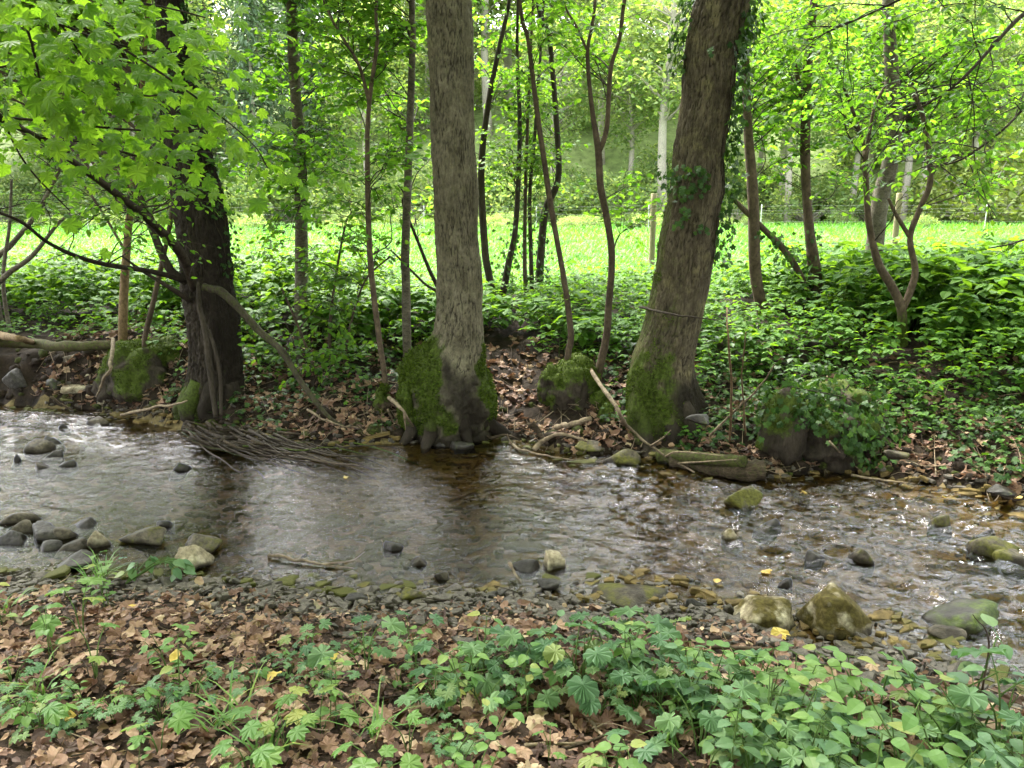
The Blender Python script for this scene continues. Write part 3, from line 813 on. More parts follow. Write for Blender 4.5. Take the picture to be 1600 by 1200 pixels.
# the cluster behind, between the two big trunks
cl = [(([(776, 490, 12), (762, 420, 12), (757, 380, 12), (752, 262, 11), (765, 150, 9), (790, 30, 7), (796, 0, 6)]), 'dark sinuous stem nearest the straight trunk in the thicket', [(770, 90, 60, 90, .4, 12), (740, 250, 40, 80, .3, 5)], 'bark_dark'),
      (([(782, 480, 12), (795, 410, 11), (806, 350, 9), (812, 200, 7), (808, 60, 5)]), 'dark leafy stem slanting up to the right in the thicket', [(800, 220, 50, 90, .1, 14)], 'bark_dark'),
      (([(824, 482, 7), (820, 420, 7), (821, 300, 6), (826, 150, 5)]), 'thinnest upright stem in the thicket', [(830, 120, 40, 60, .2, 6)], 'bark_brown'),
      (([(832, 476, 8), (829, 380, 7), (828, 300, 6), (838, 180, 5)]), 'thin dark upright stem in the middle of the thicket', [(840, 300, 40, 80, .1, 7)], 'bark_dark'),
      (([(840, 482, 14), (845, 400, 13), (852, 330, 12), (872, 280, 10), (870, 200, 9), (858, 60, 8), (840, 0, 7)]), 'ivy-wrapped bent stem on the right side of the thicket', [(850, 200, 50, 110, .1, 14), (880, 60, 70, 70, .4, 10)], 'bark_dark')]
for k, (pts, lab, cls, bk) in enumerate(cl):
    young_tree('f%d' % k, 'sapling', lab, [(pts, 9.1 + 0.12 * k)], bk, cat='sapling', seed=30 + k, leaf='leaf_tree' if k in (0, 2) else 'leaf_bank', clouds=[c + (dict(B2),) for c in cls])
young_tree('g', 'sapling', 'thin wavy brown stem growing out of the small mossy stump', [([(887, 560, 10), (892, 520, 10), (880, 430, 9), (862, 330, 9), (850, 250, 9), (836, 150, 8), (825, 60, 7), (812, 0, 6)], 6.75)], 'bark_brown', cat='sapling', seed=40,
           clouds=[(860, 60, 60, 60, .2, 7, dict(B2)), (900, 420, 50, 50, .1, 2, dict(B2, nsub=2, nleaf=3))])
young_tree('h', 'sapling', 'thin brown sapling forking into a Y between the two big trunks', [([(935, 585, 13), (947, 530, 12), (951, 480, 11), (956, 400, 11), (948, 340, 11), (938, 290, 11), (935, 237, 11), (925, 170, 8), (918, 80, 6), (930, 0, 5)], 6.8),
            ([(935, 240, 9), (948, 200, 8), (954, 110, 7), (968, 60, 6), (976, 0, 6)], 6.8), ([(918, 80, 4), (900, 40, 4), (880, 0, 3)], 6.8)], 'bark_brown', cat='sapling', seed=41,
           clouds=[(910, 50, 70, 50, .2, 9, dict(B2)), (960, 330, 70, 60, .6, 4, dict(B2))])
young_tree('i', 'tree', 'slim bare brown trunk just right of the leaning trunk', [([(1196, 505, 19), (1186, 460, 18), (1180, 420, 18), (1176, 300, 17), (1168, 190, 14), (1164, 60, 12), (1168, 0, 11)], 8.5)], 'bark_brown', seed=42,
           clouds=[(1210, 160, 60, 130, .5, 20, dict(B)), (1190, 60, 60, 60, .2, 9, dict(B2))])
young_tree('j', 'tree', 'slim dark trunk with ivy clinging around its lower half', [([(1275, 512, 22), (1274, 440, 21), (1262, 330, 14), (1258, 230, 15), (1262, 110, 14), (1272, 0, 12)], 8.7),
            ([(1258, 190, 8), (1250, 140, 7), (1242, 100, 6)], 8.7), ([(1268, 470, 10), (1245, 420, 10), (1220, 385, 10), (1180, 345, 9), (1150, 315, 7), (1132, 292, 4)], 8.5)], 'bark_brown', seed=43,
           clouds=[(1270, 110, 100, 100, .2, 26, dict(B)), (1220, 250, 60, 60, .3, 4, dict(B2)), (1300, 250, 60, 60, .3, 3, dict(B2))])
young_tree('k', 'tree', 'curved grey-brown trunk standing tallest at the meadow edge', [([(1366, 495, 34), (1366, 440, 29), (1367, 380, 27), (1376, 310, 26), (1390, 260, 25), (1398, 190, 23), (1393, 110, 21), (1388, 0, 18)], 9.0)], 'bark_grey', seed=44, mossy=.7,
           clouds=[(1400, 90, 110, 100, .4, 26, dict(B)), (1480, 150, 90, 80, .4, 18, dict(B)), (1330, 180, 60, 60, .3, 6, dict(B2)), (1560, 90, 70, 90, .4, 14, dict(B))])
young_tree('l', 'sapling', 'forked mossy sapling in front of the curved trunk', [([(1414, 578, 16), (1410, 520, 15), (1408, 480, 14), (1392, 445, 13), (1372, 410, 12), (1358, 350, 10), (1353, 280, 9), (1352, 235, 8)], 7.0),
            ([(1408, 490, 11), (1424, 450, 11), (1430, 420, 10), (1422, 370, 9), (1440, 320, 9), (1454, 280, 9), (1446, 200, 8), (1432, 155, 6), (1412, 133, 4)], 7.0),
            ([(1424, 375, 7), (1400, 335, 6), (1388, 310, 4)], 7.0), ([(1354, 240, 6), (1335, 180, 5), (1310, 120, 4), (1278, 80, 3)], 7.0), ([(1353, 240, 6), (1366, 170, 5), (1385, 130, 4)], 7.0), ([(1454, 275, 6), (1463, 262, 6)], 7.0)], 'bark_brown', cat='sapling', seed=45, up=0.0, mossy=.7,
           clouds=[(1300, 130, 70, 60, .1, 8, dict(B2)), (1420, 180, 80, 60, .1, 7, dict(B2)), (1500, 280, 70, 60, 0, 4, dict(B2)), (1350, 310, 90, 40, 0, 3, dict(B2, nsub=3, nleaf=3))])
# bare brushwood on the far left, and shrubs of the bank
young_tree('m', 'shrub', 'bare grey-brown shrub stems leaning at the left edge of the meadow', [([(-10, 420, 9), (20, 380, 8), (60, 330, 7), (100, 250, 5)], 8.6), ([(-20, 470, 8), (10, 430, 8), (50, 400, 7), (90, 350, 5), (110, 335, 4)], 8.4), ([(5, 440, 6), (15, 350, 5), (18, 280, 4)], 8.5)], 'bark_grey', cat='shrub', seed=46, up=.4,
           clouds=[(60, 300, 80, 50, 0, 7, dict(B2, nsub=3, nleaf=4)), (40, 200, 80, 60, .3, 12, dict(B2))])
young_tree('n', 'shrub', 'bushy shrub of pale round leaves between dark trunk and grey sapling', [([(520, 600, 5), (515, 520, 5), (525, 430, 4), (540, 350, 3)], 7.3), ([(535, 605, 5), (545, 520, 4), (570, 440, 3), (610, 400, 3)], 7.3), ([(500, 600, 5), (470, 520, 4), (440, 450, 3)], 7.3)], 'bark_brown', cat='shrub', seed=47, up=.2, tm=OVALW, leaf='leaf_bank',
           clouds=[(520, 430, 90, 60, 0, 11, dict(B2, size=.06, nleaf=6)), (560, 490, 60, 60, .1, 6, dict(B2, size=.06, nleaf=6)), (440, 510, 60, 70, 0, 6, dict(B2, size=.055, nleaf=6)), (500, 560, 70, 40, -.1, 5, dict(B2, size=.06))])
young_tree('o', 'shrub', 'low twiggy shrub in front of the thicket and right of the moss-based trunk', [([(690, 470, 7), (670, 420, 6), (650, 370, 5), (630, 320, 4)], 8.0), ([(690, 470, 5), (660, 440, 4), (610, 390, 3)], 8.0)], 'twig', cat='shrub', seed=48, up=.2,
           clouds=[(640, 330, 60, 60, 0, 6, dict(B2, nsub=3, nleaf=5))])

# ------------------------------------------------------------------ crowns above the picture: they shade the bank and show in the water
def high_crown(key, c, r, nb, seed, size=0.15, nleaf=9, nsub=7):
    root, path, _, base = TREES[key]
    fo = Foliage(seed)
    fo.cloud(path[-34:], c, r, nb, reach=0.5, nsub=nsub, nleaf=nleaf, size=size, sublen=(.4, 1.0), flat=.5)
    fo.finish(root, base, SMALL, 'leaf_tree', 'bark_brown')
high_crown('centre', (-0.6, 7.3, 8.2), (2.3, 1.9, 1.5), 84, 61)
high_crown('right', (3.0, 7.2, 8.6), (2.3, 1.9, 1.5), 76, 62)
high_crown('left', (-3.8, 7.0, 7.4), (2.8, 2.2, 2.0), 100, 63)
high_crown('a', (-2.4, 8.4, 5.6), (1.3, 1.2, 1.5), 46, 64, size=.10)
high_crown('b', (-1.0, 7.8, 5.2), (1.0, 1.0, 1.3), 40, 65, size=.10)
high_crown('c', (-1.6, 7.0, 4.9), (.9, .8, 1.1), 30, 66, size=.10)
high_crown('d', (-4.6, 8.4, 4.8), (1.6, 1.1, 1.5), 60, 67, size=.10)
high_crown('d', (-5.4, 9.2, 3.9), (1.2, 1.0, 1.2), 46, 167, size=.10)
high_crown('f0', (-0.2, 9.3, 5.8), (1.0, .8, 1.4), 26, 68, size=.10)

def base_roots(key, angs, seed, matname):
    """surface roots that grip the bank around a trunk's foot"""
    rt, CC, RR, b = TREES[key]; r2 = RNG(seed)
    for a in angs:
        a = rad(a + r2.normal(0, 6)); k = np.argmin(np.abs(CC[:, 2] - b[2] - r2.uniform(.28, .42))); c, R_ = CC[k], RR[k]; k0 = np.argmin(np.abs(CC[:, 2] - b[2] - .05)); Rb = RR[k0]
        d = np.array([math.cos(a), math.sin(a), 0]); e = d * Rb * r2.uniform(1.12, 1.42); sw = np.array([-d[1], d[0], 0]) * r2.normal(0, .07)
        P = [c + d * R_ * .75, np.append((CC[k0] + d * Rb * .94)[:2], b[2] + .16), np.append((CC[k0] + e * .8 + sw)[:2], b[2] + .05), np.append((CC[k0] + e * 1.15 + sw * 2)[:2], 0)]
        P[3][2] = float(T(P[3][:1], P[3][1:2])[0]) - .05
        C = spline(np.array(P), 26); g = Geo(); w = r2.uniform(.055, .085); R3 = w * np.array([1, 1, .75, .3]); R3 = spline(R3[:, None], 26)[:, 0]
        hz = np.repeat(C[:, 2], 14); hz = np.concatenate([hz, C[[0, -1], 2]])
        wood(g, C, R3, 14, .22, 16, moss=np.clip(.5 * smooth(.02, .2, hz) * (1.2 if d[0] < -.2 else .5), 0, 1), wet=np.clip(.9 - .5 * (d[0] < -.3), 0, 1) * smooth(.5, .1, hz))
        geo_build(g, 'root', M[matname], rt, b)
base_roots('centre', [-150, -112, -62, -25, 20], 171, 'bark_dark')
base_roots('right', [-165, -130, -95, -60, -25, 10], 172, 'bark_dark')
base_roots('left', [-150, -115, -80, -40, 0], 173, 'bark_dark')

high_crown('centre', (-1.2, 4.6, 9.0), (2.6, 1.5, 1.2), 44, 174)  # further unseen crowns, added over the stream to deepen the shade
high_crown('right', (2.6, 4.9, 9.2), (2.2, 1.4, 1.1), 36, 175)
# ------------------------------------------------------------------ the maple's leaves over the stream: each leaf of its own
rng = RNG(70)
def limbw(pts, matname='twig', seg=6): return limb(rL, baseL, pts, matname, seg, name='branch', rough=0.05)
limb(rL, baseL, [(263, -30, 7.05, 20), (180, -200, 6.0, 18), (0, -230, 4.6, 14), (-130, -120, 3.7, 11), (-60, 22, 3.25, 8)], 'bark_dark', 8)
MT = [limbw([(-60, 22, 3.25, 7), (40, 35, 3.25, 6), (95, 38, 3.3, 5), (150, 60, 3.4, 4), (240, 80, 3.6, 3), (300, 70, 3.7, 2)]),
      limbw([(150, 60, 3.4, 4), (190, 75, 3.4, 4), (260, 120, 3.5, 4), (330, 170, 3.7, 3), (395, 225, 3.9, 2), (418, 262, 4.0, 2)]),
      limbw([(60, 215, 4.1, 5), (130, 222, 4.1, 4), (200, 240, 4.2, 4), (270, 262, 4.3, 3), (345, 290, 4.4, 2)]),
      limbw([(-10, 182, 3.6, 5), (80, 190, 3.8, 4), (170, 200, 3.9, 4), (260, 205, 4.0, 3), (330, 200, 4.1, 2)]),
      limbw([(40, 35, 3.25, 4), (55, 90, 3.3, 4), (65, 140, 3.4, 3), (75, 185, 3.5, 2)]),
      limbw([(95, 38, 3.3, 4), (150, 110, 3.5, 3), (230, 150, 3.7, 3), (330, 120, 3.9, 2)]),
      limbw([(-60, 22, 3.25, 5), (0, -20, 3.3, 4), (120, -10, 3.4, 4), (250, 10, 3.6, 3), (330, 30, 3.8, 2)]),
      limbw([(0, 178, 3.6, 4), (30, 240, 3.9, 3), (60, 280, 4.1, 3), (110, 330, 4.2, 2)]),
      limbw([(-90, 150, 3.2, 4), (-20, 110, 3.3, 4), (60, 105, 3.4, 3), (140, 150, 3.5, 2)])]
def wilt(tm, k):
    v = tm.v.copy(); v[:, 2] -= k * (v[:, 1] - .3) ** 2 + .25 * k * np.abs(v[:, 0]); return Tm(v, tm.f)
g0 = []
for k in range(4):
    g = Geo(); t = wilt(MAPLE, .12 * k); g.add(t.v * np.array([1, 1, 1]), t.f)
    g.add([(-.012, -.35, -.08), (.012, -.35, -.08), (.01, .3, .005), (-.01, .3, .005)], np.array([[0, 1, 2, 3]]))
    g0.append(g.data('maple_leaf', M['leaf_maple'], False))
P, D, N, S = [], [], [], []
for Q, n in zip(MT, (120, 120, 100, 100, 60, 96, 106, 32, 90)):
    t = rng.uniform(0.08, 1, n); i = np.minimum((t * (len(Q) - 1)).astype(int), len(Q) - 2)
    p = Q[i]; d = unit(Q[i + 1] - Q[i])
    off = rng.normal(0, 1, (n, 3)) * np.array([.19, .20, .095])
    P.append(p + off); D.append(unit(d * .5 + off * 4 + np.array([.15, -.1, -.55]) + rng.normal(0, .3, (n, 3))))
    N.append(unit(np.array([0, -.45, .8]) + rng.normal(0, .36, (n, 3)))); S.append(rng.uniform(.048, .094, n))
P, D, N, S = (np.concatenate(q) for q in (P, D, N, S))
R = frames(D, N)
pp = PIX(P); vis = (pp[:, 0] > -30) & (pp[:, 1] > -30)
order = np.argsort(-(S / np.linalg.norm(P - [0, 0, CAM_Z], axis=1)) * vis)
one, rest = order[:295], order[295:]
tag(link('foliage_anchor', None), kind='group') if False else None
for k in one:
    o = link('leaf', g0[k % 4], rL)
    mm = Matrix.LocRotScale(Vector(P[k] - baseL), Matrix(R[k].tolist()).to_quaternion(), Vector((S[k],) * 3))
    o.matrix_basis = mm
g = Geo(); scat(g, MAPLE, P[rest], R[rest], S[rest], rnd=rng.uniform(0, 1, len(rest)))
tag(geo_build(g, 'foliage', M['leaf_maple'], rL, baseL, False), kind='stuff')
# finer, darker leaves of the same tree farther back and lower
fo = Foliage(71)
fo.cloud(np.vstack([MAIN, LOWB]), W(120, 330, 5.6), (.8, .5, .25), 14, nsub=4, nleaf=5, size=.06, reach=.1)
fo.cloud(np.vstack([MAIN, LOWB]), W(330, 250, 6.6), (.5, .5, .45), 12, nsub=4, nleaf=6, size=.07, reach=.1)
fo.cloud(np.vstack([MAIN, LOWB]), W(150, 400, 5.8), (.9, .4, .12), 8, nsub=2, nleaf=3, size=.045, reach=-.1)
fo.finish(rL, baseL, SMALL, 'leaf_tree')

# ------------------------------------------------------------------ a tree standing outside the right edge whose twigs hang over the stream
bx = np.array([5.6, 6.4, 0.0]); bx[2] = T(bx[:1], bx[1:2])[0]
r = thing('tree', 'leafy tree reaching in at the upper right corner, dark twigs hanging over the stream', 'tree', bx)
C = spline(np.array([[bx[0], bx[1], bx[2] - .2], [5.5, 6.3, 2], [5.6, 6.2, 5], [5.4, 6.3, 9]]), 30)
g = Geo(); wood(g, C, np.linspace(.17, .08, 30), 12); geo_build(g, 'trunk', M['bark_grey'], r, bx)
fo = Foliage(72)
for pts in ([(1800, -60, 5.6, 10), (1660, -10, 4.9, 8), (1600, 22, 4.6, 7), (1560, 62, 4.5, 6), (1515, 112, 4.4, 5), (1475, 146, 4.4, 3), (1400, 190, 4.5, 2)],
            [(1760, 60, 5.5, 7), (1640, 130, 5.0, 5), (1570, 200, 4.8, 4), (1500, 250, 4.8, 3), (1440, 262, 4.8, 2)],
            [(1700, -120, 5.2, 8), (1560, -60, 4.9, 6), (1450, -20, 4.8, 5), (1340, 30, 4.9, 3), (1270, 60, 5, 2)],
            [(1760, 300, 5.2, 5), (1660, 350, 4.8, 4), (1590, 378, 4.6, 3), (1545, 388, 4.5, 2)]):
    Q = limb(r, bx, pts, 'twig', 6)
    low = pts[0][1] == 300
    for _ in range(3 if low else 20):
        k = fo.rng.integers(4, 25); E = Q[k] + np.array([fo.rng.normal(-.15, .3), fo.rng.normal(0, .3), fo.rng.normal(-.1, .2)]) * (.4 if low else 1)
        fo.branch(Q[k], E, nsub=4, nleaf=7, size=.05 if not low else .045, sublen=(.12, .32) if not low else (.05, .12), flat=.35, droop=.35, r0=.004)
fo.cloud(C, (5.4, 6.0, 8.2), (2.0, 2.0, 1.8), 34, nsub=7, nleaf=9, size=.15, sublen=(.4, 1.0))
fo.finish(r, bx, SMALL, 'leaf_tree')

# trees added on the near bank, unseen behind and above the camera: only their shade and their reflection reach the picture
for k, (x, y, c, nb) in enumerate([(-4.6, 0.2, (-2.8, 2.0, 8.2), 130), (3.6, -2.2, (2.6, 1.0, 8.6), 130)]):
    b = np.array([x, y, float(T(np.array([x]), np.array([y]))[0])])
    r = thing('tree', ['grey-barked tree on the near bank, left of where one stands', 'grey-barked tree on the near bank, behind where one stands'][k], 'tree', b)
    C = spline(np.array([[x, y, b[2] - .2], [x + .1, y, 3], [x, y + .1, 6], [x + .1, y, 10]]), 30)
    g = Geo(); wood(g, C, np.linspace(.2, .09, 30), 12); geo_build(g, 'trunk', M['bark_grey'], r, b)
    fo = Foliage(80 + k)
    fo.cloud(C, c, (3.2, 2.8, 1.8), nb, nsub=7, nleaf=9, size=.15, sublen=(.4, 1.0), reach=.5)
    fo.finish(r, b, SMALL, 'leaf_tree')

# ------------------------------------------------------------------ ivy on the trunks
def ivy_on(vs, sel, n, rng, label, out=(.01, .08), size=(.035, .07), name='ivy', stems=()):
    v, o, _ = vs
    idx = np.nonzero(sel(o, v))[0]; i = rng.choice(idx, n)
    P = v[i] + o[i] * rng.uniform(*out, n)[:, None]
    D = unit(np.array([0, 0, -1.0]) + o[i] * .35 + rng.normal(0, .55, (n, 3)))
    N = unit(o[i] + rng.normal(0, .45, (n, 3)) + [0, 0, .25])
    base = v[idx[np.argmin(v[idx, 2])]]
    r = thing(name, label, 'ivy', base)
    g = Geo(); scat(g, IVY, P, frames(D, N), rng.uniform(*size, n), rnd=rng.uniform(0, 1, n))
    tag(geo_build(g, 'leaves', M['leaf_dark'], r, base, False), kind='stuff')
    g = Geo()
    for _ in range(7):          # creeping stems that follow the bark
        a = idx[rng.integers(len(idx))]; pts = [v[a] + o[a] * .008]; zz = v[a, 2]
        for q in range(7):
            zz += .14
            c = idx[np.abs(v[idx, 2] - zz) < .03]
            if not len(c): break
            c = c[np.argmin(np.linalg.norm(v[c] - pts[-1] + rng.normal(0, .04, 3), axis=1))]; pts.append(v[c] + o[c] * .008)
        if len(pts) > 2: g.add(*tube(spline(np.array(pts), 24), .0045, 4, False))
    if g.n: geo_build(g, 'stems', M['twig'], r, base)
rng = RNG(90)
zR = lambda py: zpx(py, dR)
def selR(o, v):
    nn = fbm(v[:, 0] * 3, v[:, 1] * 3, v[:, 2] * 2.2, oct=3)
    h = v[:, 2]
    a = (o[:, 0] > .80 - .25 * smooth(zR(330), zR(60), h) + .12 * nn) & (h > zR(410))
    b = (o[:, 0] < -.86 + .15 * nn) & (h > zR(120))
    c = (nn > .75 - .5 * smooth(zR(140), zR(0), h)) & (h > zR(360))
    return (a | b | c) & (h < 6) & (o[:, 1] < .6)
ivy_on(vsR, selR, 1050, rng, 'glossy dark ivy climbing the right edge and top of the leaning trunk', out=(.01, .13))
def selL(o, v):
    nn = fbm(v[:, 0] * 3, v[:, 1] * 3, v[:, 2] * 2, oct=3)
    return ((nn > .25) | (o[:, 0] > .75)) & (v[:, 2] > zpx(430, dL)) & (v[:, 2] < 5)
ivy_on(vsL, selL, 520, rng, 'small-leaved ivy on the upper part of the dark trunk', out=(.005, .09), size=(.03, .055))
def ivy_stem(key, lo, hi, n, lab, rr=.08, size=(.04, .075)):
    Q = TREES[key][1]; Q = Q[(Q[:, 2] > lo) & (Q[:, 2] < hi)]
    i = rng.integers(0, len(Q), n); a = rng.uniform(0, 6.28, n); u = np.stack([np.cos(a), np.sin(a), 0 * a], 1)
    P = Q[i] + u * rng.uniform(.05, rr, n)[:, None] + np.array([0, 0, 1.0]) * rng.normal(0, .04, n)[:, None]
    b = Q[np.argmin(Q[:, 2])]
    r = thing('ivy', lab, 'ivy', b)
    g = Geo(); scat(g, IVY, P, frames(unit(u * .5 + [0, 0, -1] + rng.normal(0, .4, (n, 3))), unit(u + rng.normal(0, .4, (n, 3)))), rng.uniform(*size, n), rnd=rng.uniform(0, 1, n))
    tag(geo_build(g, 'leaves', M['leaf_dark'], r, b, False), kind='stuff')
ivy_stem('j', .6, 1.75, 190, 'dark ivy wrapped round the slim trunk where the arched branch starts', .17)
ivy_stem('f4', .7, 2.0, 150, 'ivy wrapped round the bent stem at the right of the thicket', .14, (.03, .06))
ivy_stem('f1', 1.2, 3.4, 260, 'ivy hanging in a dark bunch in the middle of the thicket', .3, (.03, .06))
ivy_stem('f3', .9, 3.2, 160, 'thin ivy on the upright stem in the middle of the thicket', .2, (.03, .06))

# ------------------------------------------------------------------ mossy stumps and mounds
import bmesh
_ico = {}
def ico(sub):
    if sub not in _ico:
        b = bmesh.new(); bmesh.ops.create_icosphere(b, subdivisions=sub, radius=1.0)
        b.verts.ensure_lookup_table(); _ico[sub] = (np.array([v.co[:] for v in b.verts]), np.array([[v.index for v in f.verts] for f in b.faces])); b.free()
    return _ico[sub]
def lump(c, r, amp, freq, seed, sub=5, boxy=0.0):
    d, f = ico(sub)
    dd = d.copy()
    if boxy: dd = np.sign(d) * np.abs(d) ** (1 - boxy); 
    k = 1 + amp * fbm(d[:, 0] * freq + seed, d[:, 1] * freq, d[:, 2] * freq, oct=4) + .5 * amp * np.abs(fbm(d[:, 0] * freq * 2.7, d[:, 1] * freq * 2.7 + seed, d[:, 2] * freq * 2.7, oct=3))
    v = np.asarray(c) + dd * k[:, None] * np.asarray(r)
    return v, f, d
def mossy(name, label, cat, lumps_, matname, mossfun, ntuft, seed, sub=5):
    c0 = np.array(lumps_[0][0]); base = np.array([c0[0], c0[1], float(T(c0[:1], c0[1:2])[0])])
    r = thing(name, label, cat, base); g = Geo(); VS = []
    for k, (c, rr, amp, fr) in enumerate(lumps_):
        v, f, d = lump(c, rr, amp, fr, seed + 3 * k, sub if k == 0 else 4)
        m_ = mossfun(d, v); w_ = np.clip(smooth(.12, .0, v[:, 2]) * .8, 0, 1)
        g.add(v, f, moss=m_, wet=w_ * (1 - m_ * .5)); VS.append((v, d, m_))
    geo_build(g, 'body', M[matname], r, base)
    vs = tuple(np.concatenate(q) for q in zip(*VS))
    tg = tufts(vs, ntuft, RNG(seed), (.008, .02))
    if tg: tag(geo_build(tg, 'moss', M['moss'], r, base), kind='stuff')
    return vs, r
def at(px, py, d, up=0.0): p = W(px, py, d); return (p[0], p[1], p[2] + up)
mz = lambda d, v: np.clip(.45 + .6 * d[:, 2] + .6 * fbm(v[:, 0] * 7, v[:, 1] * 7, v[:, 2] * 7, oct=3), 0, 1)
mossy('tree_stump', 'small rounded stump under bright moss with a wavy stem growing from it', 'stump',
      [(at(892, 612, 6.75), (.25, .24, .26), .22, 1.6), (at(868, 600, 6.72), (.13, .13, .17), .25, 2), (at(935, 632, 6.6), (.10, .1, .12), .25, 2), (at(950, 668, 6.42), (.10, .1, .16), .25, 2), (at(902, 580, 6.8), (.16, .14, .12), .3, 2)],
      'bark_dark', mz, 6000, 101)
mossy('moss_mound', 'mossy root mound at the left with thin stems sprouting beside the dark trunk', 'mound',
      [(at(225, 590, 7.55), (.34, .35, .36), .2, 1.5), (at(262, 560, 7.7), (.3, .3, .2), .25, 1.6), (at(185, 600, 7.6), (.2, .2, .25), .25, 2)], 'bark_dark',
      lambda d, v: np.clip(.30 + .75 * d[:, 2] - .2 * d[:, 0] + .5 * fbm(v[:, 0] * 6, v[:, 1] * 6, v[:, 2] * 6, oct=3), 0, 1), 5000, 111)
mossy('moss_mound', 'bright green mossy hump grown against the left foot of the straight trunk', 'mound',
      [(at(655, 592, 6.62), (.15, .18, .24), .25, 1.7), (at(640, 628, 6.5), (.10, .14, .16), .25, 2)], 'log', lambda d, v: np.clip(.8 + .3 * d[:, 2] + 0 * v[:, 0] - .5 * smooth(.1, .6, d[:, 0]), 0, 1), 5500, 121)
mossy('root_clump', 'small dark mossy root clump by the foot of the reddish sapling', 'root', [(at(597, 632, 6.72), (.07, .08, .11), .3, 2), (at(600, 610, 6.74), (.04, .04, .06), .3, 2)], 'log', mz, 700, 131, 4)
vsS, rS = mossy('tree_stump', 'broad old stump at the water under a hood of ivy', 'stump',
      [(at(1270, 688, 5.85), (.29, .30, .30), .28, 1.8), (at(1225, 668, 5.72), (.2, .2, .3), .2, 2), (at(1340, 690, 5.95), (.22, .28, .26), .3, 1.8), (at(1285, 632, 6.15), (.30, .32, .15), .35, 2)],
      'bark_dark', lambda d, v: np.clip(.22 + .45 * d[:, 2] - .2 * d[:, 0] + .5 * fbm(v[:, 0] * 6, v[:, 1] * 6, v[:, 2] * 6, oct=3), 0, 1), 4000, 141)
ivy_on(vsS, lambda o, v: ((v[:, 2] > .34 + .12 * fbm(v[:, 0] * 5, v[:, 1] * 5, oct=2) - .30 * smooth(1.95, 2.5, v[:, 0])) & (o[:, 1] < .7)), 2100, rng, 'bushy ivy hanging over the broad stump beside the water', out=(.01, .15), size=(.04, .07))

# ------------------------------------------------------------------ undergrowth of the far bank
def plant_proto(kind, seed):
    rng = RNG(seed); g = Geo()
    if kind == 'upright':
        for _ in range(rng.integers(3, 6)):
            h = rng.uniform(.22, .42); lean = rng.normal(0, .10, 2); b = rng.normal(0, .06, 2)
            Q = spline(np.array([[b[0], b[1], -.03], [b[0] + lean[0] * .4, b[1] + lean[1] * .4, h * .6], [b[0] + lean[0], b[1] + lean[1], h]]), 7)
            g.add(*tube(Q, np.linspace(.0028, .0012, 7), 3, False), mat=1)
            for lev in np.linspace(.4, 1, rng.integers(3, 5)):
                p = Q[min(int(lev * 6), 6)]; a = rng.uniform(0, 6.28); n = 2 if lev < .95 else 4
                an = a + np.arange(n) * 6.283 / n + rng.normal(0, .25, n)
                D = unit(np.stack([np.cos(an), np.sin(an), rng.normal(.0, .2, n)], 1)); N = unit(np.array([0, 0, 1]) + rng.normal(0, .25, (n, 3)))
                scat(g, OVAL if seed % 2 else OVALW, np.repeat(p[None], n, 0), frames(D, N), rng.uniform(.05, .085, n) * (.8 + .3 * lev), rnd=rng.uniform(0, 1, n))
    elif kind == 'leaflets':
        for _ in range(rng.integers(5, 9)):
            a = rng.uniform(0, 6.28); rr = rng.uniform(.05, .2); h = rng.uniform(.14, .32)
            e = np.array([rr * math.cos(a), rr * math.sin(a), h])
            Q = spline(np.array([[0, 0, -.03], [e[0] * .4, e[1] * .4, h * .7], e]), 6)
            g.add(*tube(Q, np.linspace(.0022, .001, 6), 3, False), mat=1)
            an = a + np.array([0, 1.25, -1.25]) + rng.normal(0, .15, 3)
            D = unit(np.stack([np.cos(an), np.sin(an), rng.normal(-.15, .15, 3)], 1))
            scat(g, OVALW, np.repeat(e[None], 3, 0), frames(D, unit(np.array([0, 0, 1]) + rng.normal(0, .2, (3, 3)))), rng.uniform(.06, .095, 3), rnd=rng.uniform(0, 1, 3))
    else:                        # low heart-shaped leaves
        n = rng.integers(9, 15); an = rng.uniform(0, 6.28, n); rr = rng.uniform(.02, .22, n)
        P = np.stack([rr * np.cos(an), rr * np.sin(an), rng.uniform(.03, .15, n)], 1)
        D = unit(np.stack([np.cos(an), np.sin(an), rng.normal(-.1, .2, n)], 1))
        scat(g, OVALW if seed % 2 else IVY, P, frames(D, unit(np.array([0, -.15, 1]) + rng.normal(0, .3, (n, 3)))), rng.uniform(.05, .085, n), rnd=rng.uniform(0, 1, n))
        for p in P: g.add(*tube(np.array([[p[0] * .3, p[1] * .3, -.03], [p[0] * .8, p[1] * .8, p[2] * .8], p]), np.array([.002, .0015, .001]), 3, False), mat=1)
    return g
KINDS = ['upright', 'upright', 'upright', 'leaflets', 'leaflets', 'low', 'low', 'low']
PG = [plant_proto(k, 200 + i) for i, k in enumerate(KINDS)]
PM = [g.data('bank_plant', [M['leaf_bank'], M['stem']], False) for g in PG]
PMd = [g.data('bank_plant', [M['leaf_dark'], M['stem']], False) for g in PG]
def flat(g):
    return Tm(np.concatenate(g.v), [np.concatenate([f for f, m_ in g.f if f.shape[1] == n_ and m_ == k_]) for n_ in (3, 4) for k_ in (0,) if any(f.shape[1] == n_ and m_ == k_ for f, m_ in g.f)]), np.concatenate(g.a['rnd'])
rng = RNG(210)
N = 8000
y = 5.0 + 7.5 * rng.uniform(0, 1, N) ** 1.1; x = rng.uniform(-1.0, 1.0, N) * y
s = y - shore_far(x)
nn = fbm(x * 1.1, y * 1.1, oct=3)
left = x < -2.2
dens = smooth(.35, 1.5, s + .35 * nn) * np.where(y > 9.0, smooth(11.5, 8.6, y + .9 * nn) * .8, 1.0) * np.where(left, smooth(.30, .62, s + .15 * nn), 1)
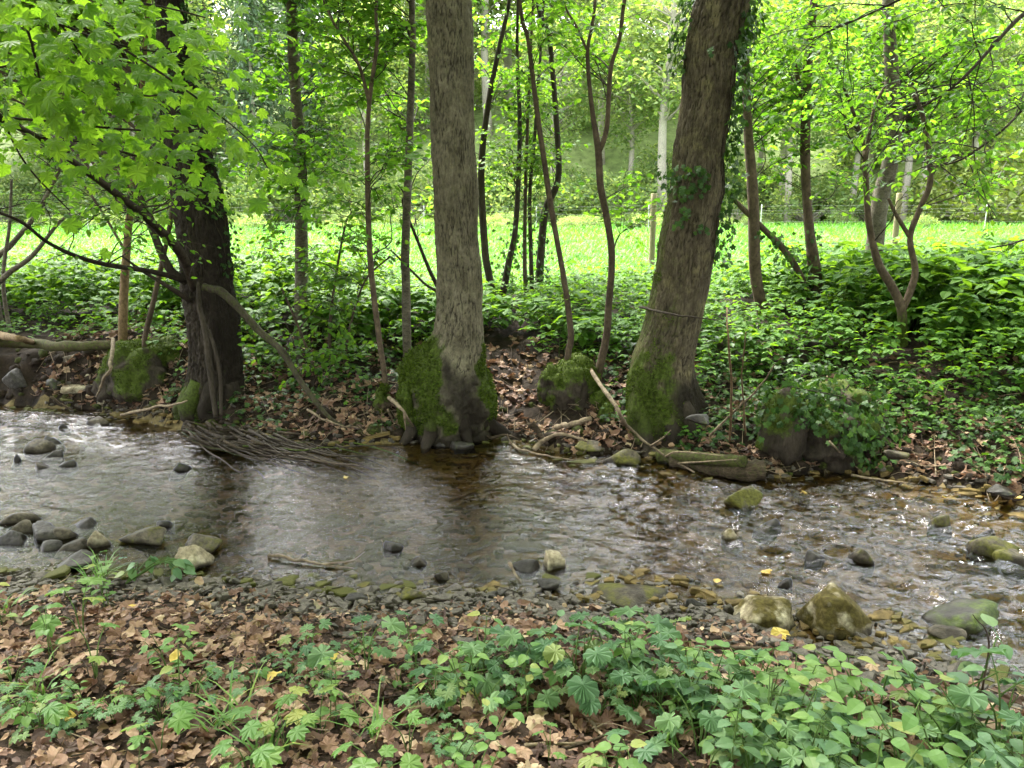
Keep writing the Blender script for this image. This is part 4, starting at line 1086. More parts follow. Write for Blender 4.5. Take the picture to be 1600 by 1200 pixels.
dens = np.where(left, np.maximum(dens, .8 * smooth(.38, .7, s + .15 * nn)), dens)
dens = np.where(x > .95, np.maximum(dens, .75 * smooth(.12, .7, s + .3 * nn)), dens)
dens *= np.where((x > -.6) & (x < .95), smooth(.8, 1.7, s + .4 * nn), 1)
dens = np.where(y > 10.2, dens * smooth(11.8, 10.2, y + .8 * nn), dens)
keep = (rng.uniform(0, 1, N) < dens) & (s > .15)
for q in ('a', 'b', 'c', 'd', 'e', 'g', 'h', 'i', 'j', 'k', 'l'):
    bb = TREES[q][3]; keep &= ~((np.abs(x - bb[0] * y / bb[1]) < .17) & (y > bb[1] - .55) & (y < bb[1] + .1))
x, y, s, nn = x[keep], y[keep], s[keep], nn[keep]
z = T(x, y)
sc_ = rng.uniform(.75, 1.25, len(x)) * np.where(s < 1.3, .85, 1.1) * np.where((x > 3.3) & (s > 2), 1.3, 1) * np.where((x > .9) & (s < 2.6), .74, 1) * np.where((x > -1.4) & (x < 2.6) & (s > 2.2), .72, 1) * np.where((x < -1.6) & (s > 1.6), 1.15, 1)
# the low sprawling kinds grow near the water, the upright ones on top
kind = np.where(rng.uniform(0, 1, len(x)) < smooth(.6, 1.7, s), rng.integers(0, 5, len(x)), rng.integers(5, 8, len(x)))
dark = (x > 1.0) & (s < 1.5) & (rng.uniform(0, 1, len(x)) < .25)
rz = rng.uniform(0, 6.28, len(x))
px = PIX(np.stack([x, y, z], 1)); inv = (px[:, 0] > 0) & (px[:, 0] < 1600) & (px[:, 1] < 1200)
# not right behind a big trunk
hid = np.zeros(len(x), bool)
for a, b, yy in ((690, 750, 6.7), (1010, 1085, 6.4), (300, 365, 7.1)): hid |= (px[:, 0] > a) & (px[:, 0] < b) & (y > yy)
score = sc_ / y * inv * ~hid
order = np.argsort(-score); one = order[:300]
BZ = [(250, 'left of the dark trunk'), (640, 'between dark and straight trunks'), (1030, 'between the big trunks'), (1300, 'right of the leaning trunk'), (9999, 'on the right bank')]
def bz(p): return [t for a, t in BZ if p < a][0]
pl_lab = {'upright': 'oval-leaved plant', 'leaflets': 'three-leaflet plant', 'low': 'low broad-leaved plant'}
for k in one:
    o = link('bank_plant', (PMd if dark[k] else PM)[kind[k]])
    o.location = (x[k], y[k], z[k]); o.rotation_euler = (rng.normal(0, .08), rng.normal(0, .08), rz[k]); o.scale = (sc_[k],) * 3
    tag(o, ('dark ' if dark[k] else '') + pl_lab[KINDS[kind[k]]] + (' near the water ' if s[k] < 1.1 else ' on mid slope ' if s[k] < 2.2 else ' at meadow edge ') + bz(px[k, 0]), 'plant', 'undergrowth plants of the far bank')
rest = order[300:]
g = Geo(); gd = Geo()
for q in range(8):
    tm, rn = flat(PG[q])
    for dk, gg in ((False, g), (True, gd)):
        i = rest[(kind[rest] == q) & (dark[rest] == dk)]
        if not len(i): continue
        c_, s_ = np.cos(rz[i]), np.sin(rz[i]); O = 0 * c_
        R = np.stack([np.stack([c_, -s_, O], 1), np.stack([s_, c_, O], 1), np.stack([O, O, O + 1], 1)], 1)
        before = gg.n
        scat(gg, tm, np.stack([x[i], y[i], z[i]], 1), R, sc_[i])
        gg.a['rnd'][-1] = (np.tile(rn, len(i)) + np.repeat(rng.uniform(0, .3, len(i)), len(rn))).astype(np.float32) % 1
o = g.build('undergrowth', M['leaf_bank'], None, False); tag(o, 'dense green undergrowth covering the top of the far bank', kind='stuff')
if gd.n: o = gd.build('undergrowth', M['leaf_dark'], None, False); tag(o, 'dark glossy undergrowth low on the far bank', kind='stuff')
# ivy creeping over the right part of the bank
n = 6500
x = np.where(rng.uniform(0, 1, n) < .78, rng.uniform(.75, 5.0, n), rng.uniform(-3.2, -1.0, n)); s = rng.uniform(.05, 1.5, n) ; y = shore_far(x) + s
kp = (fbm(x * 2, y * 2, oct=3) + .3 * np.abs(x - .5) > .15); x, y = x[kp], y[kp]; n = len(x)
P = np.stack([x, y, T(x, y) + rng.uniform(.01, .09, n)], 1); a = rng.uniform(0, 6.28, n)
g = Geo(); scat(g, IVY, P, frames(np.stack([np.cos(a), np.sin(a), 0 * a - .2], 1), unit(np.array([0, -.5, 1]) + rng.normal(0, .35, (n, 3)))), rng.uniform(.035, .07, n), rnd=rng.uniform(0, 1, n))
tag(g.build('ground_ivy', M['leaf_dark'], None, False), 'dark ivy creeping down the far bank to the water', kind='stuff')

# ------------------------------------------------------------------ meadow grass
n = 90000
y = 1 / rng.uniform(1 / 42., 1 / 10.2, n); x = rng.uniform(-.75, .75, n) * y
P = np.stack([x, y, T(x, y) - .01], 1); a = rng.uniform(0, 6.28, n)
R = frames(np.stack([.28 * np.cos(a), .28 * np.sin(a), np.ones(n)], 1), np.stack([np.cos(a), np.sin(a), 0 * a], 1))
Rg = R.copy(); Rg = np.stack([R[..., 0], R[..., 2], R[..., 1]], -1)
g = Geo(); sc2 = np.stack([.22 + y * .016, .3 + 0 * y, (.11 + .004 * y) * rng.uniform(.5, 1.3, n)], 1)
scat(g, GRASS, P, Rg, sc2, rnd=np.clip(.45 + .55 * fbm(x * .35, y * .22, oct=3) + rng.normal(0, .2, n), 0, 1))
tag(g.build('grass', M['grass'], None, True), 'bright green grass of the meadow beyond the trees', kind='stuff')
# ------------------------------------------------------------------ stones
def rock_verts(rng, sub, planes=9, soft=16, pl=None):
    d, f = ico(sub)
    n = unit(rng.normal(size=(planes, 3))); h = rng.uniform(.62, 1.0, planes)
    if pl: n = unit(np.array([q[:3] for q in pl], float)); h = np.array([q[3] for q in pl]); planes = len(h); soft = 22
    dn = d @ n.T
    inv = np.where(dn > .05, dn / h, .05)
    r = 1 / (np.mean(inv ** soft, 1) * planes / 2.2) ** (1 / soft)
    r = np.minimum(r, 1.6)
    r *= 1 + .05 * fbm(d[:, 0] * 3 + rng.uniform(0, 50), d[:, 1] * 3, d[:, 2] * 3, oct=5, gain=.6)
    v = d * r[:, None]
    lo, hi = v.min(0), v.max(0)
    return (v - (lo + hi) / 2) / (hi - lo) * 2, f, d
rng = RNG(300)
def stone(px, py, w, h, mt, label, moss=0.0, deep=.75, tilt=(0, 0), seed=None, name='stone', sub=4, z=None, group=None, rz=None, planes=11, pl=None):
    """px, py: bottom centre; w, h in pixels as seen"""
    q = Z0(px, py); gz = float(T(q[:1], q[1:2])[0])
    zz = max(gz, 0.0) if z is None else z
    q = Z0(px, py, zz)
    m_ = mpp(px, py, q[1]); wx = w * m_; dy = wx * deep; hz = max(.038, .8 * h * m_, h * m_ - .25 * dy)
    rg = RNG(seed if seed else int(px * 7 + py))
    v, f, d = rock_verts(rg, sub, planes, pl=pl)
    floor = min(gz, zz) - .015
    top = zz + hz
    v = v * np.array([wx / 2, dy / 2, (top - floor) / 2])
    a = Matrix.Rotation(tilt[0], 3, 'X') @ Matrix.Rotation(tilt[1], 3, 'Y') @ Matrix.Rotation(rg.uniform(-.35, .35) if rz is None else rz, 3, 'Z')
    v = v @ np.array(a).T
    c = np.array([q[0], q[1] + dy * .42, (top + floor) / 2])
    hgt = v[:, 2] + c[2] - zz
    nn = fbm(v[:, 0] * 14 + rg.uniform(0, 9), v[:, 1] * 14, v[:, 2] * 14, oct=3)
    mo = np.clip(moss + .35 * nn * (moss > 0) , 0, 1)
    wet = np.clip(smooth(.045, .0, hgt + .02 * nn) * .85, 0, 1)
    g = Geo(); g.add(v, f, moss=mo, wet=wet)
    o = g.build(name, M[mt]); o.location = c
    return tag(o, label, 'stone', group)
stone(1318, 996, 104, 84, 'rock_tan', 'biggest tan boulder, tilted and brown with moss, at the near edge of the stream', .50, .75, (0, 0), sub=5, name='boulder', rz=.1, pl=[(.72, -.1, .62, .50), (-1, -.15, .12, .8), (-.25, -.2, 1, .85), (-.1, -1, .25, .7), (.5, -.8, .3, .75), (0, 1, .2, .8), (1, 0, -.1, .95), (-.6, .5, .5, .85), (0, 0, -1, .9), (.4, -.3, .9, .72)])
stone(1203, 990, 98, 56, 'rock_tan', 'pale boulder with a mossy top lying left of the biggest tilted boulder', .42, .7, (0, 0), sub=5, name='boulder', rz=-.1, pl=[(-.12, -.55, .8, .55), (.85, -.5, .15, .8), (-.9, -.1, .5, .75), (0, .3, 1, .62), (0, 1, .2, .8), (1, .2, .2, .9), (0, -1, .05, .85), (0, 0, -1, .9), (.5, -.6, .6, .72)])
stone(867, 890, 34, 31, 'rock_tan', 'small squarish tan stone in the middle of the stream beside a black slab', .0, .8, rz=.3, pl=[(1, .1, .1, .8), (-1, 0, .15, .8), (0, -1, .2, .75), (0, 1, 0, .8), (.25, -.15, 1, .72), (0, 0, -1, .9)])
stone(822, 896, 44, 18, 'rock_dark', 'flat black slab left of the squarish tan stone', 0, .7, (0, -.1), planes=8)
stone(222, 850, 72, 30, 'rock_grey', 'broad brown stone with a flat top at the left shore', .1, .6, planes=9)
stone(147, 857, 42, 32, 'rock_tan', 'rounded pale stone left of the broad flat-topped stone', 0, .9)
stone(312, 866, 56, 32, 'rock_grey', 'dark-sided stone behind the pale pointed stone at the left shore', .3, .7)
stone(297, 893, 56, 44, 'rock_tan', 'pale yellowish pointed stone at the left shore', .1, .8, (0, .15), planes=8)
stone(112, 892, 62, 24, 'rock_dark', 'wide dark slate slab lying in the shallows below the rounded pale stone', 0, .9, (.1, 0), planes=8)
for px_, py_, w_, h_, mt_, la in [(14, 822, 78, 18, 'rock_grey', 'long tan-edged slab at the left end of the stone bar'), (28, 834, 44, 22, 'rock_grey', 'pale-topped stone in the bar of dark stones'), (16, 850, 50, 22, 'rock_dark', 'black stone at the left edge of the stone bar'),
                                 (62, 846, 54, 26, 'rock_dark', 'dark angular stone in the middle of the stone bar'), (92, 842, 46, 20, 'rock_grey', 'grey slab leaning on the dark angular stone of the bar'), (70, 862, 40, 14, 'rock_dark', 'thin slate lying in front of the dark angular stone'),
                                 (104, 862, 56, 14, 'rock_grey', 'flat grey slate beside the rounded pale stone'), (120, 826, 50, 9, 'rock_dark', 'low dark slate awash behind the rounded pale stone'),
                                 (255, 824, 26, 8, 'rock_dark', 'thin black slate behind the broad flat-topped stone')]:
    stone(px_, py_, w_, h_, mt_, la, 0, .75, planes=8)
for px_, py_, w_, h_, mt_, la, mo in [(55, 708, 44, 22, 'rock_grey', 'largest stone of the cluster out in the left stream', .1), (82, 696, 34, 16, 'rock_dark', 'black stone behind the cluster out in the left stream', 0), (78, 716, 36, 12, 'rock_dark', 'low dark stone at the right of the left stream cluster', 0),
                                     (100, 730, 30, 11, 'rock_dark', 'dark stone at the near tip of the left stream cluster', 0), (22, 722, 18, 14, 'rock_dark', 'small black stone left of the stream cluster', 0), (62, 732, 40, 8, 'rock_grey', 'flat stone awash in front of the stream cluster', 0),
                                     (98, 670, 20, 8, 'rock_dark', 'small dark stone in the white ripples at the far left', 0), (150, 664, 44, 12, 'rock_grey', 'long low stone splitting the ripples below the rubble', .2), (276, 736, 36, 15, 'rock_dark', 'lone dark wet stone downstream of the root mat', .1)]:
    stone(px_, py_, w_, h_, mt_, la, mo, .7)
for px_, py_, w_, h_, mt_, la, mo in [(1168, 800, 60, 40, 'rock_grey', 'rounded brown mossy stone in the rapids below the log', .55), (1205, 830, 44, 17, 'rock_dark', 'flat black stone below the rounded mossy stone', .1), (1148, 846, 36, 21, 'rock_tan', 'small curved tan stone left of the flat black stone', .1),
                                     (1476, 826, 54, 28, 'rock_grey', 'greenish angular stone out in the right rapids', .35), (1552, 840, 38, 16, 'rock_dark', 'dark wet stone right of the greenish angular stone', 0), (1566, 874, 78, 34, 'rock_grey', 'broad mossy stone at the right edge of the rapids', .5),
                                     (1592, 884, 60, 22, 'rock_grey', 'low mossy stone in front of the broad one at the right edge', .5), (1279, 880, 38, 20, 'rock_dark', 'dark pyramid stone left of the two-topped stone in the rapids', .15), (1350, 882, 44, 28, 'rock_grey', 'mossy two-topped stone in the rapids', .45),
                                     (1229, 918, 24, 12, 'rock_dark', 'small dark stone upstream of the pale boulder', 0), (1524, 988, 124, 34, 'rock_dark', 'long dark mossy slab right of the biggest boulder', .5), (1488, 1002, 60, 10, 'rock_grey', 'flat wet slab in front of the long dark one', 0),
                                     (1575, 1072, 22, 12, 'rock_tan', 'small tan stone in the backwater by the tall herbs', 0), (1578, 776, 52, 14, 'rock_dark', 'dark stone with leaves caught on it at the right far bank', .2),
                                     (720, 704, 42, 14, 'rock_dark', 'dark slate breaking the shallows below the straight trunk', .1), (708, 668, 16, 12, 'rock_grey', 'small grey stone leaning on the foot of the straight trunk', 0), (735, 674, 24, 10, 'rock_grey', 'flat grey stone at the foot of the straight trunk', 0),
                                     (690, 698, 26, 8, 'rock_dark', 'little flat slate beside the dark slate in the shallows', 0), (920, 708, 46, 20, 'rock_grey', 'round mossy stone at the far edge between the small stump and the log', .5), (976, 728, 60, 26, 'rock_grey', 'mossy wedge stone below the leaning trunk', .55),
                                     (1092, 664, 38, 18, 'rock_dark', 'dark stone in the shade right of the leaning trunk', .2), (1405, 718, 36, 16, 'rock_grey', 'dim flat stone under the ivy of the right bank', .2),
                                     (612, 862, 34, 12, 'rock_dark', 'black stone with a spur in mid stream', 0), (651, 884, 34, 13, 'rock_grey', 'grey slate just breaking the surface left of the squarish stone', 0), (690, 906, 24, 15, 'rock_grey', 'pale wet stone near the shore right of the grey slate', 0),
                                     (645, 944, 42, 26, 'rock_grey', 'dark mossy stone at the shoreline left of centre', .5), (858, 924, 40, 18, 'rock_dark', 'dark wedge stone below the black slab', 0), (990, 952, 128, 16, 'rock_grey', 'long mossy slab lying along the near shore', .35),
                                     (1086, 955, 34, 24, 'rock_dark', 'dark upright stone at the right end of the long shore slab', 0), (1142, 962, 24, 18, 'rock_grey', 'rounded grey stone against the pale boulder', 0), (560, 948, 44, 18, 'rock_dark', 'dark wedge stone at the shoreline below the stick', 0),
                                     (484, 958, 40, 14, 'rock_tan', 'flat pale slate lying on the shore', 0), (320, 966, 42, 14, 'rock_tan', 'flat pale grey slate among the leaves at the left', 0), (518, 966, 32, 12, 'rock_tan', 'small pale slate right of the flat one on the shore', 0),
                                     (30, 985, 70, 16, 'rock_tan', 'broad cream stone sunk in the left bank', .1), (42, 898, 16, 12, 'rock_tan', 'little tan stone above the leaf litter at the left', 0)]:
    stone(px_, py_, w_, h_, mt_, la, mo, .7, sub=4)
# rubble at the left far bank
for px_, py_, w_, h_, mt_, la in [(120, 622, 56, 26, 'rock_tan', 'broad cracked tan slab at the foot of the left far bank'), (118, 598, 22, 14, 'rock_tan', 'tan stone above the cracked slab'), (135, 594, 18, 16, 'rock_tan', 'pale upright stone above the cracked slab'), (152, 612, 22, 16, 'rock_tan', 'slanted tan stone right of the cracked slab'),
                                 (110, 570, 34, 20, 'rock_grey', 'greenish stone under the mossy log'), (160, 638, 18, 20, 'rock_tan', 'rusty stone at the water below the slanted stone'), (142, 636, 34, 14, 'rock_dark', 'dark stone in front of the cracked slab'), (206, 600, 26, 14, 'rock_tan', 'stone half buried beside the mossy mound'),
                                 (250, 652, 30, 14, 'rock_grey', 'grey stone by the water left of the dark trunk'), (20, 610, 40, 40, 'rock_dark', 'black block in the shade at the left end of the far bank'), (80, 612, 30, 26, 'rock_dark', 'mossy dark clod beside the black block')]:
    q = G(px_, py_)
    stone(px_, py_, w_, h_, mt_, la, .15 if 'mossy' in la or 'greenish' in la else 0, .7, z=float(q[2]) - .01)

# flat slates of the stream bed: slabs of their own
def slab_proto(seed):
    rg = RNG(seed); n = rg.integers(6, 9); a = np.sort(rg.uniform(0, 6.28, n) * .35 + np.arange(n) / n * 6.283 * .65 + .0); r = rg.uniform(.75, 1.1, n)
    e = rg.uniform(.55, .85)
    ring = lambda k, z: np.stack([k * r * np.cos(a) * .5, k * r * np.sin(a) * .5 * e, np.full(n, z) + .03 * rg.normal(size=n)], 1)
    v = np.vstack([ring(1.0, -.5), ring(1.0, .25), ring(.90, .48), [[0, 0, .55]]])
    i = np.arange(n); j = (i + 1) % n
    q = np.vstack([np.stack([i, j, j + n, i + n], 1), np.stack([i + n, j + n, j + 2 * n, i + 2 * n], 1)])
    t = np.stack([i + 2 * n, j + 2 * n, np.full(n, 3 * n)], 1)
    return Tm(v, [q, t])
SL = [slab_proto(400 + k) for k in range(12)]
def slabs(x, y, size, parent, matname, zoff, th, keep, nm, restname, rng, mossv=None, tilt=.12, flow=0.0):
    n = len(x); z = T(x, y)
    d = np.linalg.norm(np.stack([x, y, z - CAM_Z], 1), axis=1)
    px = PIX(np.stack([x, y, z], 1)); inv = (px[:, 0] > -5) & (px[:, 0] < 1605) & (px[:, 1] < 1205)
    order = np.argsort(-(size / d * inv)); one, rest = order[:keep], order[keep:]
    a = rng.uniform(-.5, .5, n) + flow + np.where(rng.uniform(0, 1, n) < .5, 0, 3.14); Nn = unit(np.stack([rng.normal(0, tilt, n), rng.normal(-.05, tilt, n), np.ones(n)], 1))
    D = np.stack([-np.sin(a), np.cos(a), 0 * a], 1); R = frames(D, Nn)
    S = np.stack([size, size, th * rng.uniform(.6, 1.4, n)], 1); kind = rng.integers(0, 12, n)
    P = np.stack([x, y, z + zoff + rng.uniform(-.004, .012, n)], 1); rn = rng.uniform(0, 1, n)
    mo = mossv if mossv is not None else np.zeros(n)
    datas = {}
    for k in one:
        key = (kind[k], bool(mo[k] > .55))
        if key not in datas:
            g = Geo(); g.add(SL[kind[k]].v, SL[kind[k]].f, moss=.75 if key[1] else 0.0); datas[key] = g.data(nm, M[matname], False)
        o = link(nm, datas[key], parent); o.matrix_basis = Matrix.LocRotScale(Vector(P[k]), Matrix(R[k].tolist()).to_quaternion(), Vector(S[k]))
    g = Geo()
    for q in range(12):
        i = rest[kind[rest] == q]
        if len(i): scat(g, SL[q], P[i], R[i], S[i], rnd=rn[i], moss=mo[i] * .8)
    if g.n: tag(g.build(restname, M[matname], parent, False), kind='stuff')
rng = RNG(410)
n = 5200
x = rng.uniform(-5.4, 4.6, n); u = rng.uniform(0, 1, n); y = shore_near(x) - .05 + u * (shore_far(x) - shore_near(x) + .1)
size = np.clip(rng.lognormal(math.log(.085), .45, n), .035, .26)
gm = np.clip(.5 + .8 * fbm(x * .9 + 4, y * .9, oct=3) - .35 * smooth(.0, 1.0, x - .3 * (y - 4)) + .1, 0, 1)
slabs(x, y, size, BED, 'rock_bed', .006, .022, 300, 'stone', 'small_stones', rng, gm, .16, .2)
# slates and pebbles along the near shore
n = 2800
x = rng.uniform(-3.8, 2.6, n); t = rng.normal(.16, .22, n); y = shore_near(x) - t
size = np.clip(rng.lognormal(math.log(.048), .5, n), .018, .15)
slabs(x, y, size, NEAR, 'rock_shore', .008, .018, 300, 'stone', 'small_stones', rng, None, .3)
n = 500
x = rng.uniform(-4.6, 3.6, n); t = rng.normal(.04, .12, n); y = shore_far(x) + t
slabs(x, y, np.clip(rng.lognormal(math.log(.05), .45, n), .02, .14), FARB, 'rock_shore', .006, .02, 120, 'stone', 'small_stones', rng, None, .3)

# ------------------------------------------------------------------ dead leaves
def dead_proto(seed):
    rg = RNG(seed); base = [MAPLE, MAPLE, OVALW, MAPLE, OVALW, IVY, MAPLE, OVAL][seed % 8]
    v = base.v.copy(); v[:, 1] -= .45
    a = rg.uniform(0, 3.14); ax = v[:, 0] * math.cos(a) + v[:, 1] * math.sin(a)
    v[:, 2] = v[:, 2] * .5 + rg.uniform(.5, 1.4) * ax ** 2 * rg.choice([1, 1, -.5]) + .10 * noise(v[:, 0] * 5 + seed, v[:, 1] * 5)
    v[:, 2] += rg.uniform(-.3, .3) * v[:, 0] + .35 * np.abs(v[:, 0]) * rg.uniform(-.5, 1)
    return Tm(v, base.f)
DL = [dead_proto(500 + k) for k in range(16)]
DLM = []
for t in DL:
    g = Geo(); g.add(t.v, t.f); DLM.append(g.data('dead_leaf', M['dead_leaf'], False))
def LZ(p): return (' near the water' if p[1] < 1000 else ' lying nearest' if p[1] > 1120 else ' amid the herbs') + (' at the left end' if p[0] < 330 else ' left of centre' if p[0] < 700 else ' right of centre' if p[0] < 1100 else ' below the boulders')
def litter(x, y, size, keep, label, group, lift, rng, up=.45):
    n = len(x); z = T(x, y) + rng.uniform(.004, lift, n)
    P = np.stack([x, y, z], 1); d = np.linalg.norm(P - [0, 0, CAM_Z], axis=1)
    px = PIX(P); inv = (px[:, 0] > 0) & (px[:, 0] < 1600) & (px[:, 1] < 1195)
    order = np.argsort(-(size / d * inv)); one, rest = order[:keep], order[keep:]
    a = rng.uniform(0, 6.28, n); R = frames(np.stack([np.cos(a), np.sin(a), rng.normal(0, .25, n)], 1), unit(np.array([0, -.1, 1.0]) + rng.normal(0, up, (n, 3))))
    kind = rng.integers(0, 16, n)
    for k in one:
        o = link('dead_leaf', DLM[kind[k]]); o.matrix_basis = Matrix.LocRotScale(Vector(P[k]), Matrix(R[k].tolist()).to_quaternion(), Vector((size[k],) * 3))
        tag(o, label + LZ(px[k]), 'leaf', group)
    g = Geo()
    for q in range(16):
        i = rest[kind[rest] == q]
        if len(i): scat(g, DL[q], P[i], R[i], size[i], rnd=rng.uniform(0, 1, len(i)))
    return g
rng = RNG(520)
n = 9000
x = rng.uniform(-3.4, 2.6, n); t = .12 + rng.uniform(0, 1, n) * 2.2; y = shore_near(x) - t
bare = fbm(x * 1.6 + 2, y * 1.6, oct=2) + .5 * smooth(.35, .0, t)
kp = (bare < .95) & (y > 1.3) & (rng.uniform(0, 1, n) < .08 + .92 * smooth(.32, .85, t)); x, y = x[kp], y[kp]
size = rng.uniform(.028, .074, len(x)) * (1 + .45 * smooth(-.2, .9, x) * smooth(2.9, 2.2, y))
g = litter(x, y, size, 300, 'curled brown dead leaf', 'fallen leaves on the near bank', .035, rng)
tag(g.build('leaf_litter', M['dead_leaf'], None, False), 'layer of smaller brown leaves covering the near bank', kind='stuff')
n = 4800
x = rng.uniform(-4.8, 4.2, n); s = np.abs(rng.normal(0, 1, n)) * .75 + .05; y = shore_far(x) + s
kp = (fbm(x * 2, y * 2, oct=2) < .8); x, y = x[kp], y[kp]
g = litter(x, y, rng.uniform(.04, .10, len(x)), 0, '', '', .03, rng, .5)
tag(g.build('leaf_litter', M['dead_leaf'], None, False), 'brown leaves lying on the far bank between the trunks', kind='stuff')
g = Geo(); 
def yellow(px, py, size, label, flo=False, seed=0):
    q = Z0(px, py, .012) if flo else G(px, py)
    if not flo: q[2] += .05
    t = DL[(seed * 5 + 2) % 16]; g = Geo(); g.add(t.v * size, t.f)
    o = g.build('yellow_leaf', M['yellow_leaf'], None, False); o.location = q; o.rotation_euler = (.15 - .3 * (not flo), .1, seed * 1.7)
    tag(o, label, 'leaf')
for k, (a, b, s_, la, fl_) in enumerate([(428, 1074, .07, 'bright yellow leaf lying among brown leaves below the left herbs', 0), (1218, 1004, .085, 'yellow leaf on the mud in front of the pale boulder', 0), (1308, 998, .06, 'orange-yellow leaf between the two boulders', 0),
                                        (208, 962, .05, 'small yellow leaf on the litter near the left shore', 0), (524, 1046, .05, 'pale yellow leaf by the ground herbs in the middle', 0), (1121, 908, .05, 'yellow leaf floating above the long shore slab', 1), (1197, 892, .06, 'cream leaf floating upstream of the pale boulder', 1),
                                        (1256, 768, .06, 'pale leaf floating by the far bank right of the log', 1), (1478, 777, .05, 'yellow leaf floating in the right rapids', 1), (1460, 946, .06, 'orange leaf stranded beside the long dark slab', 0), (541, 745, .05, 'round pale leaf floating below the root mat', 1),
                                        (1590, 790, .06, 'yellow leaf caught on the dark stone at the right far bank', 0), (275, 1046, .07, 'orange-brown leaf standing in the left herbs', 0), (105, 1140, .06, 'orange leaf near the bottom left', 0)]):
    yellow(a, b, s_, la, bool(fl_), k + 1)

# ------------------------------------------------------------------ roots, sticks, logs
rng = RNG(600)
for k in range(120):
    a = rng.uniform(0, 1); x0 = 285 + 160 * rng.uniform() ** 1.2; y0 = 668 + 30 * rng.uniform() ** 1.6 + .02 * (x0 - 285)
    L = rng.uniform(90, 230); sl = rng.normal(.09, .13)
    pts = []
    for q in np.linspace(0, 1, 6):
        px_ = x0 + L * q; py_ = y0 + sl * L * q + 6 * math.sin(q * 6 + k) * .6 + rng.normal(0, 2.2)
        h_ = .015 + .06 * rng.uniform() * (1 - q)
        p = Z0(px_, py_ + rng.normal(0, 2.5), h_); pts.append(p)
    pts[0][2] += .04; pts[-1][2] = -.03
    C = spline(np.array(pts), 22); w = rng.uniform(.004, .013)
    g = Geo(); wood(g, C, np.linspace(w, w * .35, 22), 6, .15, 30, moss=.7 if k % 13 == 5 else 0.0, wet=rng.uniform(0, .6))
    geo_build(g, 'root', M['root'], rL, baseL)
def stick(pts, wpx, matname, label, name='stick', cat='stick', moss=0.0, seg=7, forks=(), taper=.35, lift=True):
    """pts: (px, py, height above the ground or None for a depth given instead)"""
    C = []
    for p in pts:
        if len(p) == 3:
            q = G(p[0], p[1]); h_ = p[2]
            for _ in range(3): q = Z0(p[0], p[1], max(float(T(q[:1], q[1:2])[0]), 0) + h_)
            C.append(q)
        else: C.append(W(p[0], p[1], p[3]))
    C = np.array(C); m_ = mpp(pts[0][0], pts[0][1], C[0, 1]); base = C.mean(0)
    r = thing(name, label, cat, base)
    nC = max(20, 7 * len(C)); CC = spline(C, nC); Ls = np.linalg.norm(C[-1] - C[0]); tt = np.linspace(0, 1, nC); hs = (int(pts[0][0]) * 7 + int(pts[0][1])) % 97
    wv = .022 * min(Ls, 1.0) * np.sin(np.pi * tt)[:, None] * np.stack([fbm(tt * 7 + hs, tt * 0 + q, oct=3) for q in (1., 5.)], 1)
    CC = CC + (np.stack([wv[:, 0] * .5, wv[:, 0], wv[:, 1] * .6], 1) if wpx < 20 else 0); g = Geo()
    wood(g, CC, .5 * wpx * m_ * np.linspace(1, taper, len(CC)), seg, .22, 30, moss=moss)
    geo_build(g, 'shaft', M[matname], r, base)
    for fk in forks:
        k0 = int(fk[0] * (len(CC) - 1)); S = CC[k0]
        E = [S] + [Z0(a, b, max(float(T(*[np.array([c]) for c in Z0(a, b)[:2]])[0]), 0) + h_) for a, b, h_ in fk[1]]
        Q = spline(np.array(E), 12); g = Geo(); wood(g, Q, .5 * wpx * m_ * np.linspace(.55, .15, 12), 5, .1, 22)
        geo_build(g, 'twig', M[matname], r, base)
    return r
stick([(917, 568, .05), (940, 605, .1), (966, 642, .15), (985, 670, .12), (1012, 695, .05), (1045, 715, .03), (1085, 738, .02)], 6.5, 'stick', 'long pale bent branch leaning down between the small stump and the leaning trunk', name='branch', cat='branch', forks=[(.82, [(1060, 706, .05), (1130, 712, .05)]), (.7, [(1035, 685, .08), (1048, 672, .1)]), (.9, [(1090, 722, .03), (1150, 718, .03)])])
stick([(834, 703, .01), (850, 688, .03), (876, 677, .04), (900, 684, .03), (918, 690, .01)], 8, 'stick', 'pale curved branch lying at the water below the small stump', name='branch', cat='branch')
stick([(797, 692, .01), (815, 704, .02), (850, 712, .02), (896, 719, .0)], 5, 'stick', 'thin pale stick in the shallows below the curved branch', forks=[(.1, [(794, 684, .04), (793, 678, .06)])])
stick([(868, 668, .05), (892, 662, .06), (922, 654, .07)], 9, 'stick', 'short broken piece of pale wood by the small stump', taper=.8)
stick([(830, 662, .05), (842, 676, .05), (856, 696, .02)], 12, 'log', 'dark broken branch stub under the small stump', taper=.6)
stick([(752, 676, .02), (770, 684, .03), (792, 680, .03), (812, 688, .01)], 6, 'log', 'dark twig at the water right of the straight trunk')
stick([(608, 622, .03), (628, 640, .05), (648, 672, .0)], 7, 'stick', 'pale stick sliding into the water left of the straight trunk', forks=[(.55, [(634, 672, .0)])])
stick([(606, 640, .02), (615, 658, .02), (632, 668, .0)], 4, 'stick', 'thin twig by the pale stick left of the straight trunk')
stick([(420, 868, .015), (450, 872, .018), (490, 880, .015), (553, 888, .01)], 7, 'stick', 'long weathered stick lying in the near shallows', forks=[(.75, [(548, 876, .04), (570, 862, .08)])])
stick([(796, 880, .06), (803, 893, .04), (815, 912, .0)], 6, 'stick', 'short pale stick propped on the black slab')
stick([(480, 640, .02), (520, 662, .03), (560, 668, .01)], 4, 'stick', 'thin stick on the mud by the mossy limb')
stick([(190, 648, .02), (230, 640, .04), (275, 632, .05), (292, 626, .06)], 5, 'stick', 'grey stick along the water left of the dark trunk')
stick([(80, 620, .03), (110, 640, .02), (160, 645, .01)], 4, 'stick', 'thin grey stick across the cracked tan slab')
